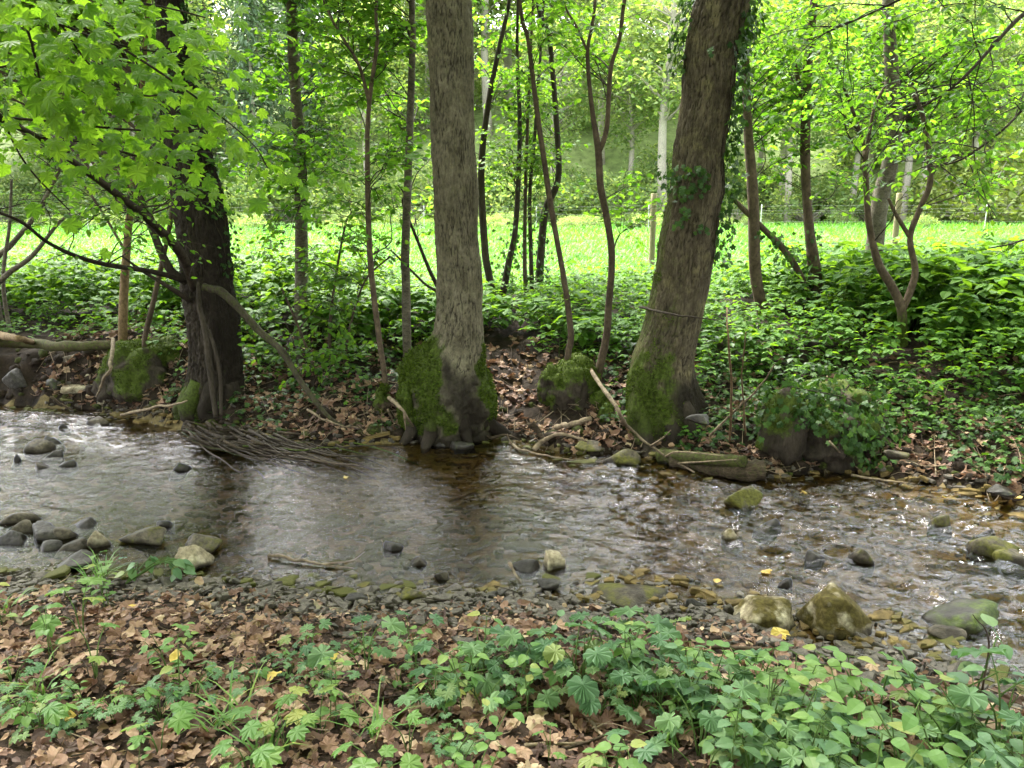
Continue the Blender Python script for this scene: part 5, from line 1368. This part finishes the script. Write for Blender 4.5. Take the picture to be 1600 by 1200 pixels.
stick([(177, 530, .06), (172, 570, .12), (160, 600, .08), (150, 620, .02)], 6, 'stick', 'pale hanging root below the tan sapling')
stick([(1050, 722, .02), (1100, 728, .02), (1150, 735, .03), (1196, 736, .03)], 34, 'log', 'dark waterlogged log lying at the far edge right of the leaning trunk', name='log', cat='log', moss=.3, taper=.95, seg=14)
stick([(1030, 712, .03), (1090, 716, .04), (1165, 722, .04)], 22, 'log', 'mossy half-buried log behind the waterlogged one', name='log', cat='log', moss=.42, taper=.8, seg=12)
stick([(-20, 530, .05), (40, 536, .06), (110, 541, .06), (178, 538, .05)], 18, 'bark_brown', 'mossy fallen log on top of the left far bank', name='log', cat='log', moss=.40, taper=.7, seg=12)
stick([(-20, 518, .04), (30, 530, .07), (60, 536, .04)], 12, 'bark_tan', 'short reddish piece of wood lying on the mossy log', taper=.6)
stick([(370, 1140, .03), (420, 1122, .03), (520, 1105, .03), (640, 1085, .04), (720, 1062, .03), (830, 1040, .03)], 6, 'log', 'dark crooked branch lying in the leaves below the bluish herbs', name='branch', cat='branch', forks=[(.35, [(560, 1110, .02), (620, 1126, .02)])])
stick([(860, 1175, .02), (900, 1165, .03), (940, 1150, .04), (960, 1140, .03)], 8, 'log', 'dark bent twig at the bottom of the picture below the oval-leaved herbs')
stick([(820, 1165, .02), (900, 1160, .02), (990, 1158, .02)], 7, 'stick', 'straight tan stick in the thick leaf litter')
stick([(905, 1110, .03), (940, 1145, .03), (970, 1180, .02)], 6, 'stick', 'thin tan twig crossing the straight tan stick')
stick([(490, 1008, .02), (560, 1007, .02), (640, 1005, .02)], 4, 'stick', 'thin brown twig lying along the shore leaves')
stick([(500, 957, .02), (560, 956, .02), (620, 960, .01)], 3, 'stick', 'fine twig at the shoreline left of the mossy stone')
stick([(1100, 1010, .03), (1180, 1013, .03), (1240, 1030, .02)], 9, 'bark_brown', 'brown stick in front of the pale boulder')
stick([(1000, 480, .25), (1060, 492, .3), (1120, 500, .28)], 4, 'twig', 'thin dark twig arching behind the leaning trunk')
stick([(1330, 742, .03), (1390, 752, .02), (1430, 756, .01)], 4, 'stick', 'thin pale stick at the water below the ivy stump')
stick([(1296, 690, .1), (1320, 715, .12), (1350, 740, .02)], 4, 'stick', 'dry tendril hanging from the ivy stump to the water')
stick([(1110, 680, .1), (1150, 640, .2), (1190, 600, .3), (1210, 570, .35)], 4, 'stick', 'thin pale twig slanting up the leafy bank left of the ivy stump')
stick([(1140, 690, .05), (1143, 620, .3), (1138, 540, .5), (1136, 480, .8)], 4, 'bark_tan', 'upright dry stalk on the bank right of the leaning trunk')
stick([(1165, 680, .05), (1160, 600, .3), (1165, 520, .6)], 3, 'bark_tan', 'second dry stalk beside the upright one on the bank')
stick([(1535, 1078, .04), (1545, 1000, .3), (1520, 960, .4)], 4, 'bark_brown', 'thin bare stem rising behind the tall herbs at the right')

# broken bits of leaf, fine twigs and clods of earth
rng = RNG(640)
def on(x, y, lift): return np.stack([x, y, T(x, y) + lift], 1)
n = 13000; x = rng.uniform(-3.3, 2.6, n); y = shore_near(x) - .2 - 2.2 * rng.uniform(0, 1, n); a = rng.uniform(0, 6.28, n)
g = Geo(); scat(g, SMALL, on(x, y, rng.uniform(.004, .03, n)), frames(np.stack([np.cos(a), np.sin(a), rng.normal(0, .3, n)], 1), unit(np.array([0, 0, 1.]) + rng.normal(0, .5, (n, 3)))), rng.uniform(.012, .04, n), rnd=rng.uniform(0, 1, n) ** 1.5)
tag(g.build('leaf_fragments', M['dead_leaf'], NEAR, False), kind='stuff')
def twiglets(n, x, y, parent, L, seed):
    r2 = RNG(seed); g = Geo()
    for k in range(n):
        a = r2.uniform(0, 3.14); l = r2.uniform(*L); t = np.linspace(-.5, .5, 5); bend = r2.normal(0, .12)
        px_ = x[k] + l * (t * math.cos(a) - bend * (t * t) * math.sin(a)); py_ = y[k] + l * (t * math.sin(a) + bend * (t * t) * math.cos(a))
        z_ = np.maximum(T(px_, py_), -.01) + .008 + r2.uniform(0, .04) + t * r2.normal(0, .12) * l
        g.add(*tube(np.stack([px_, py_, z_], 1), np.linspace(.0028, .0012, 5) * r2.uniform(.6, 1.8), 4, False))
    tag(g.build('twig_litter', M['stick'] if seed % 2 else M['twig'], parent), kind='stuff')
n = 360; x = rng.uniform(-4.8, 4, n); twiglets(n, x, shore_far(x) + np.abs(rng.normal(0, .6, n)) + .02, FARB, (.12, .5), 641)
n = 260; x = rng.uniform(-4.8, 4, n); twiglets(n, x, shore_far(x) + np.abs(rng.normal(0, .7, n)) + .02, FARB, (.15, .6), 642)
n = 130; x = rng.uniform(-3, 2.4, n); twiglets(n, x, shore_near(x) - 2.0 * rng.uniform(0, 1, n), NEAR, (.06, .25), 643)
n = 150; x = rng.uniform(-3, 2.4, n); twiglets(n, x, shore_near(x) - 2.0 * rng.uniform(0, 1, n), NEAR, (.06, .25), 644)
n = 520; x = rng.uniform(-5.2, 4.4, n); y = shore_far(x) + np.abs(rng.normal(0, .28, n)) + .03
dv, df = ico(2); ct = Tm(dv * (1 + .25 * fbm(dv[:, 0] * 2, dv[:, 1] * 2, dv[:, 2] * 2, oct=2))[:, None] * [.5, .5, .35], df)
a = rng.uniform(0, 6.28, n); g = Geo()
scat(g, ct, on(x, y, 0.0), frames(np.stack([np.cos(a), np.sin(a), rng.normal(0, .4, n)], 1), np.tile([0, 0, 1.0], (n, 1))), np.clip(rng.lognormal(math.log(.055), .5, n), .025, .15), rnd=rng.uniform(0, 1, n), moss=np.where(rng.uniform(0, 1, n) < .2, .4, 0))
tag(g.build('earth_clods', M['bank_soil'], FARB), kind='stuff')
# ------------------------------------------------------------------ herbs of the near bank: each plant of its own, each leaf of its own
LM = {}
for key, tm, mt in (('palm', PALM, 'leaf_blue'), ('ragged', RAGGED, 'leaf_blue'), ('oval', OVALW, 'leaf_light'), ('maple', MAPLE, 'leaf_light'), ('oval2', OVALW, 'leaf_blue'), ('narrow', NARROW, 'leaf_light')):
    LM[key] = []
    for k in range(3):
        t = wilt(tm, .15 * k); g = Geo(); g.add(t.v, t.f); LM[key].append(g.data(key + '_leaf', M[mt], False))
def tri_leaf(mt, seed):
    rg = RNG(seed); g = Geo()
    an = np.array([0, 1.15, -1.15]); D = np.stack([np.sin(an), np.cos(an), np.array([-.1, -.15, -.15])], 1)
    scat(g, RAGGED if seed % 2 else OVALW, np.zeros((3, 3)) + D * .05, frames(D, unit(np.array([0, 0, 1]) + rg.normal(0, .12, (3, 3)))), np.array([.62, .52, .52]))
    return g.data('three_part_leaf', M[mt], False)
LM['tri'] = [tri_leaf('leaf_blue', 1), tri_leaf('leaf_light', 2), tri_leaf('leaf_blue', 3)]
def herb_proto(kind, seed, sz):
    """returns stem mesh and leaf placements"""
    rg = RNG(seed); g = Geo(); Ls = []
    if kind in ('palm', 'ragged', 'tri', 'maple'):
        n = {'palm': rg.integers(3, 6), 'ragged': rg.integers(3, 6), 'tri': rg.integers(6, 10), 'maple': rg.integers(3, 5)}[kind]
        H = {'palm': .19, 'ragged': .13, 'tri': .10, 'maple': .16}[kind]
        a0 = rg.uniform(0, 6.28)
        for k in range(n):
            a = a0 + k * 6.283 / n + rg.normal(0, .3); rr = rg.uniform(.03, .12); h = H * rg.uniform(.5, 1.15)
            e = np.array([rr * math.cos(a), rr * math.sin(a), h])
            Q = spline(np.array([[0, 0, -.03], [e[0] * .35, e[1] * .35, h * .65], e]), 8)
            g.add(*tube(Q, np.linspace(.0026, .0014, 8), 5, False))
            D = unit(np.array([math.cos(a), math.sin(a), rg.normal(-.15, .15)])); N = unit(np.array([0, -.12, 1]) + rg.normal(0, .22, 3))
            s = sz * rg.uniform(.65, 1.15)
            Ls.append((e - D * s * .08, D, N, s, kind, rg.integers(0, 3)))
    else:
        for st in range(rg.integers(1, 3)):
            H = rg.uniform(.15, .26); b = rg.normal(0, .03, 2) * st; ln = rg.normal(0, .06, 2)
            Q = spline(np.array([[b[0], b[1], -.03], [b[0] + ln[0] * .3, b[1] + ln[1] * .3, H * .5], [b[0] + ln[0], b[1] + ln[1], H]]), 10)
            g.add(*tube(Q, np.linspace(.003, .0014, 10), 5, False))
            a = rg.uniform(0, 3.14)
            for lev in np.linspace(.35, 1.0, rg.integers(3, 5)):
                p = Q[min(9, int(lev * 9))]; a += 1.57 + rg.normal(0, .2)
                for sgn in (0, math.pi):
                    D = unit(np.array([math.cos(a + sgn), math.sin(a + sgn), rg.normal(.1, .15)])); N = unit(np.array([0, -.1, 1]) + rg.normal(0, .18, 3))
                    stalk = p + D * .025; g.add(*tube(np.array([p, stalk]), np.array([.0012, .001]), 4, False))
                    Ls.append((stalk, D, N, sz * rg.uniform(.75, 1.1) * (1.1 - .35 * lev), kind, rg.integers(0, 3)))
    return g.data('herb_stem', M['stem']), Ls
HP = {k: [herb_proto(k, 700 + 10 * q + j, s) for j in range(5)] for q, (k, s) in enumerate((('palm', .088), ('ragged', .072), ('tri', .07), ('maple', .085), ('oval', .062), ('oval2', .064)))}
HN = {'palm': ('palmate_herb', 'bluish herb with scalloped leaves'), 'ragged': ('lobed_herb', 'bluish herb with deeply cut leaves'), 'tri': ('ground_herb', 'low herb with three-part leaves'),
      'maple': ('maple_seedling', 'pale maple-leaved seedling'), 'oval': ('oval_leaved_herb', 'light green oval-leaved herb'), 'oval2': ('oval_leaved_herb', 'dull green oval-leaved herb')}
ZONES = [('at the lower right', lambda x, y: x > 1330), ('below the two boulders', lambda x, y: x > 1080), ('mid bank', lambda x, y: x > 640),
         ('left of the herb patch', lambda x, y: x > 330), ('on the left near bank', lambda x, y: True)]
count = {}
def herb(kind, px, py, sc=1.0, rg=None, label=None):
    q = G(px, py)
    if py > 1190:       # ground just below the picture
        q = G(px, py)
    j = int(rg.integers(0, 5)); stem, Ls = HP[kind][j]
    zn = [z for z, f in ZONES if f(px, py)][0]
    big = sc > 1.25
    lab = label or f"{'tall ' if big else 'small ' if sc < .75 else ''}{HN[kind][1]} {zn}"
    r = thing(HN[kind][0], lab, 'herb', q, float(rg.uniform(0, 6.28)), None if label else 'herbs of the near bank')
    r.scale = (sc,) * 3
    link('stem', stem, r)
    for p, D, N, s, lk, v in Ls:
        o = link('leaf', LM[lk][v], r)
        o.matrix_basis = Matrix.LocRotScale(Vector(p), Matrix(frames(D[None], N[None])[0].tolist()).to_quaternion(), Vector((s,) * 3))
rg = RNG(720)
EX = [('palm', 572, 1060, 1.0, 'bluish herb with two broad scalloped leaves standing alone at the left tip of the patch'), ('palm', 720, 1085, 1.25, 'large bluish herb with fan-like leaves right of the lone one'), ('palm', 760, 1060, 1.1, None), ('ragged', 760, 1120, 1.2, 'dark bluish herb with ragged leaves overlooking the crooked branch'),
      ('palm', 950, 1045, 1.25, 'broad bluish herb nearest the long shore slab'), ('palm', 985, 1060, 1.2, None), ('palm', 1045, 1050, 1.3, 'tall bluish herb with a fan leaf in front of the dark upright shore stone'), ('palm', 905, 1090, 1.1, None), ('palm', 930, 1130, 1.1, None),
      ('ragged', 660, 1110, .9, None), ('ragged', 990, 1215, 1.0, None), ('ragged', 1250, 1190, 1.3, 'ragged bluish herb low in front of the boulders'), ('ragged', 1100, 1230, 1.2, None), ('ragged', 1210, 1240, 1.2, None),
      ('maple', 1370, 1130, 1.6, 'tall pale seedling with maple-like leaves under the tilted boulder'), ('maple', 1330, 1180, 1.3, None), ('oval2', 1440, 1150, 1.5, 'tall dark-stemmed herb behind the thick patch at the right'), ('palm', 1520, 1170, 1.4, 'broad bluish herb leaning over the backwater at the right'), ('oval2', 1500, 1175, 1.5, None), ('palm', 1560, 1190, 1.4, None),
      ('oval', 1340, 1230, 1.3, None), ('oval', 1420, 1260, 1.4, None), ('oval', 1290, 1260, 1.2, None), ('oval', 1190, 1120, 1.0, None), ('oval', 1110, 1110, 1.0, None), ('oval', 1170, 1090, 1.1, 'thin-stemmed light herb standing just left of the brown stick'), ('oval', 950, 1230, 1.0, None), ('oval', 760, 1240, .9, None), ('oval', 720, 1215, .8, None),
      ('maple', 250, 1180, 1.0, 'pale seedling with broad lobed leaves low on the left bank'), ('maple', 420, 1170, 1.0, None), ('maple', 500, 1155, .9, None), ('maple', 390, 1215, 1.0, 'seedling with a pointed lobed leaf close to the bottom edge'), ('maple', 150, 1060, 1.1, None), ('maple', 130, 1000, 1.2, 'tall seedling rising above the leaves near the cream stone'),
      ('maple', 60, 1150, .9, None), ('oval', 158, 935, 1.0, 'slender yellow-green herb standing at the shore by the rounded pale stone'), ('oval', 165, 955, .8, None), ('narrow', 5, 985, 1.0, None), ('maple', 590, 1230, 1.0, None), ('maple', 640, 1180, .9, None)]
for k, px, py, sc, la in EX:
    sc *= 1.08 if k == 'palm' else 1.0
    if k == 'narrow': k = 'oval'
    herb(k, px, py, sc, rg, la)
def poly(n, pts, kinds, sc, seed):
    r2 = RNG(seed); P = np.array(pts, float); c = 0
    from itertools import count as _c
    while c < n:
        p = r2.uniform(P.min(0), P.max(0)); ins = False; j = len(P) - 1
        for i in range(len(P)):
            if (P[i, 1] > p[1]) != (P[j, 1] > p[1]) and p[0] < (P[j, 0] - P[i, 0]) * (p[1] - P[i, 1]) / (P[j, 1] - P[i, 1]) + P[i, 0]: ins = not ins
            j = i
        if not ins: continue
        herb(str(r2.choice(kinds)), p[0], p[1], float(r2.uniform(*sc)), r2); c += 1
poly(46, [(640, 1040), (960, 1040), (1080, 1050), (1150, 1100), (1100, 1130), (900, 1120), (680, 1120)], ['palm', 'palm', 'tri', 'tri', 'oval', 'ragged', 'oval2'], (.7, 1.15), 731)
poly(34, [(1060, 1080), (1240, 1120), (1300, 1190), (1300, 1290), (1080, 1200)], ['oval', 'oval', 'palm', 'ragged', 'tri', 'oval2'], (.8, 1.2), 732)
poly(40, [(1290, 1140), (1420, 1135), (1600, 1190), (1640, 1330), (1280, 1310)], ['oval', 'oval2', 'oval', 'ragged', 'palm', 'maple', 'oval2'], (.7, 1.3), 733)
poly(21, [(330, 1020), (640, 1010), (660, 1080), (520, 1110), (300, 1090)], ['tri', 'tri', 'tri', 'ragged', 'oval'], (.5, .95), 734)
poly(16, [(0, 1010), (150, 1000), (320, 1030), (300, 1120), (0, 1160)], ['tri', 'tri', 'maple', 'oval', 'tri'], (.5, .95), 735)
poly(16, [(0, 1140), (400, 1130), (1000, 1150), (1050, 1280), (0, 1280)], ['tri', 'maple', 'oval', 'tri'], (.45, .8), 736)
# grass tufts among the leaves
for k, (px, py) in enumerate([(160, 905), (150, 918), (370, 1130), (415, 1195), (985, 1020), (60, 1090), (590, 1150), (12, 960), (1045, 1160), (330, 1150)]):
    q = G(px, py); rg3 = RNG(760 + k); n = 14; a = rg3.uniform(0, 6.28, n)
    R = frames(np.stack([.5 * np.cos(a), .5 * np.sin(a), np.ones(n)], 1), np.stack([np.cos(a), np.sin(a), 0 * a], 1)); R = np.stack([R[..., 0], R[..., 2], R[..., 1]], -1)
    g = Geo(); scat(g, GRASS, rg3.normal(0, .02, (n, 3)) * [1, 1, 0], R, np.stack([np.full(n, .12), np.full(n, .25), rg3.uniform(.08, .2, n)], 1), rnd=rg3.uniform(0, 1, n))
    o = g.build('grass_tuft', M['leaf_light']); o.location = q
    tag(o, 'thin grass tuft among dead leaves', 'grass', 'grass tufts of the near bank')
# the uprooted plant wilting at the left shore
q = Z0(240, 905, .04); r = thing('wilted_herb', 'uprooted wilting herb draped over the stones at the left shore', 'herb', q)
rg = RNG(770); g = Geo()
for k in range(7):
    e = np.array([rg.uniform(-.17, .20), rg.uniform(-.05, .12), rg.uniform(.0, .05)])
    Q = spline(np.array([[-.12, -.05, 0], [e[0] * .4, e[1] * .4, .10], e]), 9); g.add(*tube(Q, np.linspace(.004, .002, 9), 5, False))
    for j in range(3):
        o = link('leaf', LM['oval2'][2], r); p = Q[5 + j] if j < 3 else Q[8]
        D = unit(rg.normal(0, 1, 3) * [1, .6, .2] + [.2, 0, -.45])
        o.matrix_basis = Matrix.LocRotScale(Vector(p), Matrix(frames(D[None], np.array([[.1, -.4, 1.0]]))[0].tolist()).to_quaternion(), Vector((.06, .07, .06)))
link('stem', g.data('herb_stem', M['stem']), r)

# ------------------------------------------------------------------ fences of the pasture
b = G(1017, 440); top = W(1017, 303, b[1])
r = thing('pasture_fence', 'wire pasture fence with round wooden posts at the near edge of the meadow', 'fence', b)
pr = .5 * 9.5 * mpp(1017, 380, b[1])
for k in (-.70, 0, .83):
    x_ = b[0] + 4.3 * k; y_ = b[1] + .12 * k; z_ = float(T(np.array([x_]), np.array([y_]))[0])
    C = np.linspace([x_, y_, z_ - .2], [x_, y_, z_ + top[2] - b[2]], 12); g = Geo()
    v, f = tube(np.vstack([C, C[-1] + [0, 0, .006]]), np.concatenate([np.full(12, pr), [pr * .85]]), 14)
    g.add(v, f); geo_build(g, 'post', M['pole'], r, b)
for hgt in (.28, .62, 1.05):
    pts = []
    for k in np.linspace(-2, 3, 61):
        x_ = b[0] + 4.3 * k; y_ = b[1] + .12 * k - pr - .004; pts.append([x_, y_, float(T(np.array([x_]), np.array([y_]))[0]) * .3 + .7 * b[2] + hgt - .03 * math.sin((k % 1) * math.pi)])
    g = Geo(); g.add(*tube(np.array(pts), .001, 5)); geo_build(g, 'wire', M['wire'], r, b)
x0, x1, yf = -22, 26, 33.0
b = np.array([-1.5, yf, float(T(np.array([-1.5]), np.array([yf]))[0])])
r = thing('pasture_fence', 'far pale wire fence on thin stakes at the back of the meadow', 'fence', b)
for x_ in np.arange(x0, x1, 4.6):
    z_ = float(T(np.array([x_]), np.array([yf]))[0]); C = np.linspace([x_, yf, z_ - .1], [x_, yf, z_ + 1.05], 6)
    g = Geo(); g.add(*tube(C, .022, 8)); geo_build(g, 'stake', M['wire'], r, b)
for hgt in (.35, .7, 1.0):
    xs = np.linspace(x0, x1, 60); pts = np.stack([xs, 0 * xs + yf - .035, T(xs, 0 * xs + yf) + hgt], 1)
    g = Geo(); g.add(*tube(pts, .0018, 4)); geo_build(g, 'wire', M['wire'], r, b)

# ------------------------------------------------------------------ forest of the hillside
def far_proto(kind, seed):
    rg = RNG(seed); gl = Geo(); gt = Geo(); gtw = Geo()
    if kind == 'broad':
        H = 13.0; C = spline(np.array([[0, 0, -.5], [.15, .1, 4], [-.1, .1, 8], [.1, 0, 12]]), 16); gt.add(*tube(C, np.linspace(.22, .05, 16), 8))
        nc = 60; c = unit(rg.normal(size=(nc, 3))) * rg.uniform(.45, 1, nc)[:, None] ** .6 * np.array([3.0, 3.0, 4.6]) + np.array([0, 0, 8.6])
        c = c[c[:, 2] > 2.8]
        for q in c:
            S = C[np.argmin(np.abs(C[:, 2] - (q[2] - .6 * np.hypot(q[0], q[1])))).clip(3)]
            gtw.add(*tube(twigline(S, q, rg, .05, 5, .05), np.linspace(.05, .015, 5), 3, False))
        n = 95; P = (c[:, None] + rg.normal(0, 1, (len(c), n, 3)) * np.array([.62, .62, .34])).reshape(-1, 3)
        size = rg.uniform(.16, .34, len(P)); tm = SMALL
        N = unit(np.array([0, 0, .8]) + rg.normal(0, .6, P.shape)); D = unit(rg.normal(size=P.shape) * [1, 1, .5])
    elif kind == 'conifer':
        C = np.linspace([0, 0, -.5], [0, 0, 15.5], 12); gt.add(*tube(C, np.linspace(.2, .03, 12), 8))
        P, D, N, = [], [], []
        for z in np.arange(2.2, 15.4, .42):
            L = (15.8 - z) * .24 + .25
            for a in np.arange(0, 6.28, 6.28 / 8) + rg.uniform(0, 1):
                LL = L * rg.uniform(.75, 1.1); d = np.array([math.cos(a), math.sin(a), -.25])
                gtw.add(*tube(np.array([[0, 0, z], d * LL + [0, 0, z]]), np.array([.03, .008]), 3, False))
                n = int(6 + 10 * LL / 3); t = rg.uniform(.15, 1, n)
                P.append(np.array([0, 0, z]) + d * LL * t[:, None] + rg.normal(0, .1, (n, 3))); D.append(unit(d + rg.normal(0, .5, (n, 3)) + [0, 0, -.3])); N.append(unit(np.array([0, 0, 1]) + rg.normal(0, .3, (n, 3))))
        P, D, N = (np.concatenate(q) for q in (P, D, N)); size = rg.uniform(.3, .6, len(P)); tm = NARROW
    else:                        # bush, leafy to the ground
        nc = 34; c = unit(rg.normal(size=(nc, 3))) * rg.uniform(.3, 1, nc)[:, None] ** .5 * np.array([1.9, 1.9, 1.7]); c[:, 2] = np.abs(c[:, 2]) + .2
        for q in c: gtw.add(*tube(twigline(np.array([0, 0, -.2]), q, rg, .08, 5, .05), np.linspace(.05, .012, 5), 4, False))
        n = 85; P = (c[:, None] + rg.normal(0, 1, (nc, n, 3)) * np.array([.34, .34, .24])).reshape(-1, 3)
        size = rg.uniform(.12, .24, len(P)); tm = SMALL
        N = unit(np.array([0, -.2, .8]) + rg.normal(0, .6, P.shape)); D = unit(rg.normal(size=P.shape) * [1, 1, .5])
    scat(gl, tm, P, frames(D, N), size, rnd=rg.uniform(0, 1, len(P)))
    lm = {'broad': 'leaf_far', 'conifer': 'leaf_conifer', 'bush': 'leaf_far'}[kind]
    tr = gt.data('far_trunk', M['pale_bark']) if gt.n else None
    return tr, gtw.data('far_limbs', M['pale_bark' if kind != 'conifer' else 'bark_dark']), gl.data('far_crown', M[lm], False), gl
FP = {k: [far_proto(k, 800 + 10 * i + j) for j in range(nv)] for i, (k, nv) in enumerate((('broad', 4), ('conifer', 2), ('bush', 3)))}
yb = FP['bush'][1][3].data('far_crown', M['leaf_yellowish'], False)
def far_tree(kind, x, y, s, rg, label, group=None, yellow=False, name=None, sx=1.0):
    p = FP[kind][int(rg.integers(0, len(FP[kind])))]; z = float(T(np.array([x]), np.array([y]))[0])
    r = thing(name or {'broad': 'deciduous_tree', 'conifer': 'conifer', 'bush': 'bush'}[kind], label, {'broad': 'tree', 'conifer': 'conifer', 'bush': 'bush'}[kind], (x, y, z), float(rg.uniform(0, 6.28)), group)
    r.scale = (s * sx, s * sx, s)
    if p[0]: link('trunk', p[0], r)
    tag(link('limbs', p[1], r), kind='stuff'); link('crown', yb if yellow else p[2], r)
def FZ(x_, y_): p = PIX(np.array([[x_, y_, 2.0]]))[0, 0]; return [t for a, t in [(120, 'far left through the maple leaves'), (290, 'just left of the dark trunk'), (440, 'just right of the dark trunk'), (560, 'past the slim grey trunk'), (690, 'left of the straight trunk'), (860, 'through the thicket'), (960, 'past the forked Y sapling'), (1060, 'left of the leaning trunk'), (1180, 'right of the leaning trunk'), (1280, 'past the ivy-clad slim trunk'), (1390, 'left of the curved trunk'), (1480, 'right of the curved trunk'), (9999, 'at the far right')] if p < a][0]
rg = RNG(830)
pts = []
tries = 0
while len(pts) < 118 and tries < 6000:
    tries += 1
    y_ = 49 + 75 * rg.uniform() ** 1.35; x_ = rg.uniform(-.72, .72) * y_
    if all(math.hypot(x_ - a, y_ - b_) > 3.1 + .025 * y_ for a, b_, _ in pts): pts.append((x_, y_, 0))
for x_, y_, _ in pts:
    con = (noise(np.array([x_ * .06 + 3]), np.array([y_ * .06]))[0] > .66)
    if con: far_tree('conifer', x_, y_, float(rg.uniform(.8, 1.25)), rg, ('deep-standing' if y_ > 85 else 'dark') + ' far conifer seen ' + FZ(x_, y_), 'conifers of the far hillside')
    else: far_tree('broad', x_, y_, float(rg.uniform(.8, 1.2)), rg, ('high far tree' if y_ > 85 else 'mid-slope far tree' if y_ > 62 else 'pale-trunked far tree') + ' seen ' + FZ(x_, y_), 'leafy trees of the far hillside')
for k in range(58):
    x_ = -34 + 68 * (k + rg.uniform(0, 1)) / 58; y_ = 45.5 + rg.uniform(0, 6) + .05 * abs(x_)
    far_tree('bush', x_, y_, float(rg.uniform(.7, 1.5)), rg, 'green far bush seen ' + FZ(x_, y_), 'bushes along the far edge of the meadow')
for k in range(60):
    y_ = rng.uniform(53, 84); x_ = rng.uniform(-.68, .68) * y_
    far_tree('bush', x_, y_, float(rng.uniform(1.0, 2.0)), rg, 'hillside bush seen ' + FZ(x_, y_), 'bushes between the trees of the far hillside')
for k in range(44):
    y_ = rng.uniform(36, 44.5); x_ = rng.uniform(-.7, .7) * y_
    far_tree('bush', x_, y_, float(rng.uniform(.18, .5)), rg, 'far weed clump seen ' + FZ(x_, y_), 'weed clumps at the back of the meadow', name='weed_clump')
for x_, y_, s_ in ((-1.6, 57, 1.5), (-.2, 66, 1.7), (-3.2, 72, 1.6), (1.2, 60, 1.4), (3.0, 68, 1.6), (-7, 60, 1.4), (9, 62, 1.5)):
    far_tree('broad', x_, y_, s_, rg, 'tall broad tree seen ' + FZ(x_, y_), 'leafy trees of the far hillside')
for k in range(12):
    far_tree('broad', -24 - 2.6 * k + rng.uniform(-1, 1), 46 + rng.uniform(0, 14), float(rng.uniform(1.3, 1.7)), rg, 'tall dense tree far behind the maple leaves', 'leafy trees of the far hillside')  # added to block open sky from the reflection in the left water
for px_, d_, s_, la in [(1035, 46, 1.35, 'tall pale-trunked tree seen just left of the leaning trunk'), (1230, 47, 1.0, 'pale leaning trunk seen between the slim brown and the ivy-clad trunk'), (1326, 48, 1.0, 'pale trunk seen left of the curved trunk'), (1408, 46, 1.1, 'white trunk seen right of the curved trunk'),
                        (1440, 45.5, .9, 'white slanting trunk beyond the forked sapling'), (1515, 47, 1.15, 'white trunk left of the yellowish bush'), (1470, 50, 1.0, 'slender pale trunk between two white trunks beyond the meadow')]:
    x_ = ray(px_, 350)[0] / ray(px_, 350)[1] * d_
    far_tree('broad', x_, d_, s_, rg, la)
x_ = ray(1560, 350)[0] / ray(1560, 350)[1] * 40
far_tree('bush', x_, 41.5, 1.9, rg, 'yellowish-green bush at the right edge of the far meadow', yellow=True)
x_ = ray(700, 350)[0] / ray(700, 350)[1] * 43

# trees added along the stream and in the wood behind: unseen, there to shade the view
rg = RNG(850)
for k, (x_, y_, s_) in enumerate([(-7.8, 10.2, .8), (-8.6, 3.5, .85), (11.8, 8.6, .9), (9.6, 1.6, .85), (-7, -4.5, .9), (-2.6, -5.6, .95), (2.2, -6.2, .9), (6.6, -4.2, .9), (-12, -1.5, .95), (12.5, -2, .95), (0.2, -11, 1), (-6, -11, 1), (6.5, -11.5, 1)]):
    far_tree('broad', x_, y_, s_, rg, 'leafy tree ' + ['upstream of the maple, beyond the left edge', 'on the near bank beyond the left edge', 'downstream beyond the right edge, across the water', 'on the near bank beyond the right edge', 'behind the viewer, well to the left', 'close behind the viewer, a little left', 'close behind the viewer, a little right', 'behind the viewer to the right', 'far left on the near bank', 'far right on the near bank', 'straight behind the viewer, deep in the wood', 'deep in the wood behind, on the left', 'deep in the wood behind, on the right'][k], sx=1.25)

# ------------------------------------------------------------------ a label of its own for each of the repeats
ORD = 'first second third fourth fifth sixth seventh eighth ninth tenth eleventh twelfth thirteenth fourteenth'.split()
bpy.context.view_layer.update()
same = {}
for o in bpy.data.objects:
    if o.parent is None and o.get('group') and o.get('label') and o.get('group') != 'streamside trees outside the view': same.setdefault((o['group'], o['label']), []).append(o)
for (gr, lab), os_ in same.items():
    if len(os_) < 2: continue
    P = PIX(np.array([o.location[:] for o in os_]))
    idx = np.argsort(-P[:, 1]); nr = math.ceil(len(os_) / 12); rows = np.array_split(idx, nr)
    for k, rw in enumerate(rows):
        rw = rw[np.argsort(P[rw, 0])]
        for j, i in enumerate(rw):
            pos = f'{ORD[j]} from left' if len(rw) > 1 else ''
            row = '' if nr == 1 else f'{ORD[k]} row, '
            os_[i]['label'] = f'{lab}, {row}{pos}'.rstrip(', ')
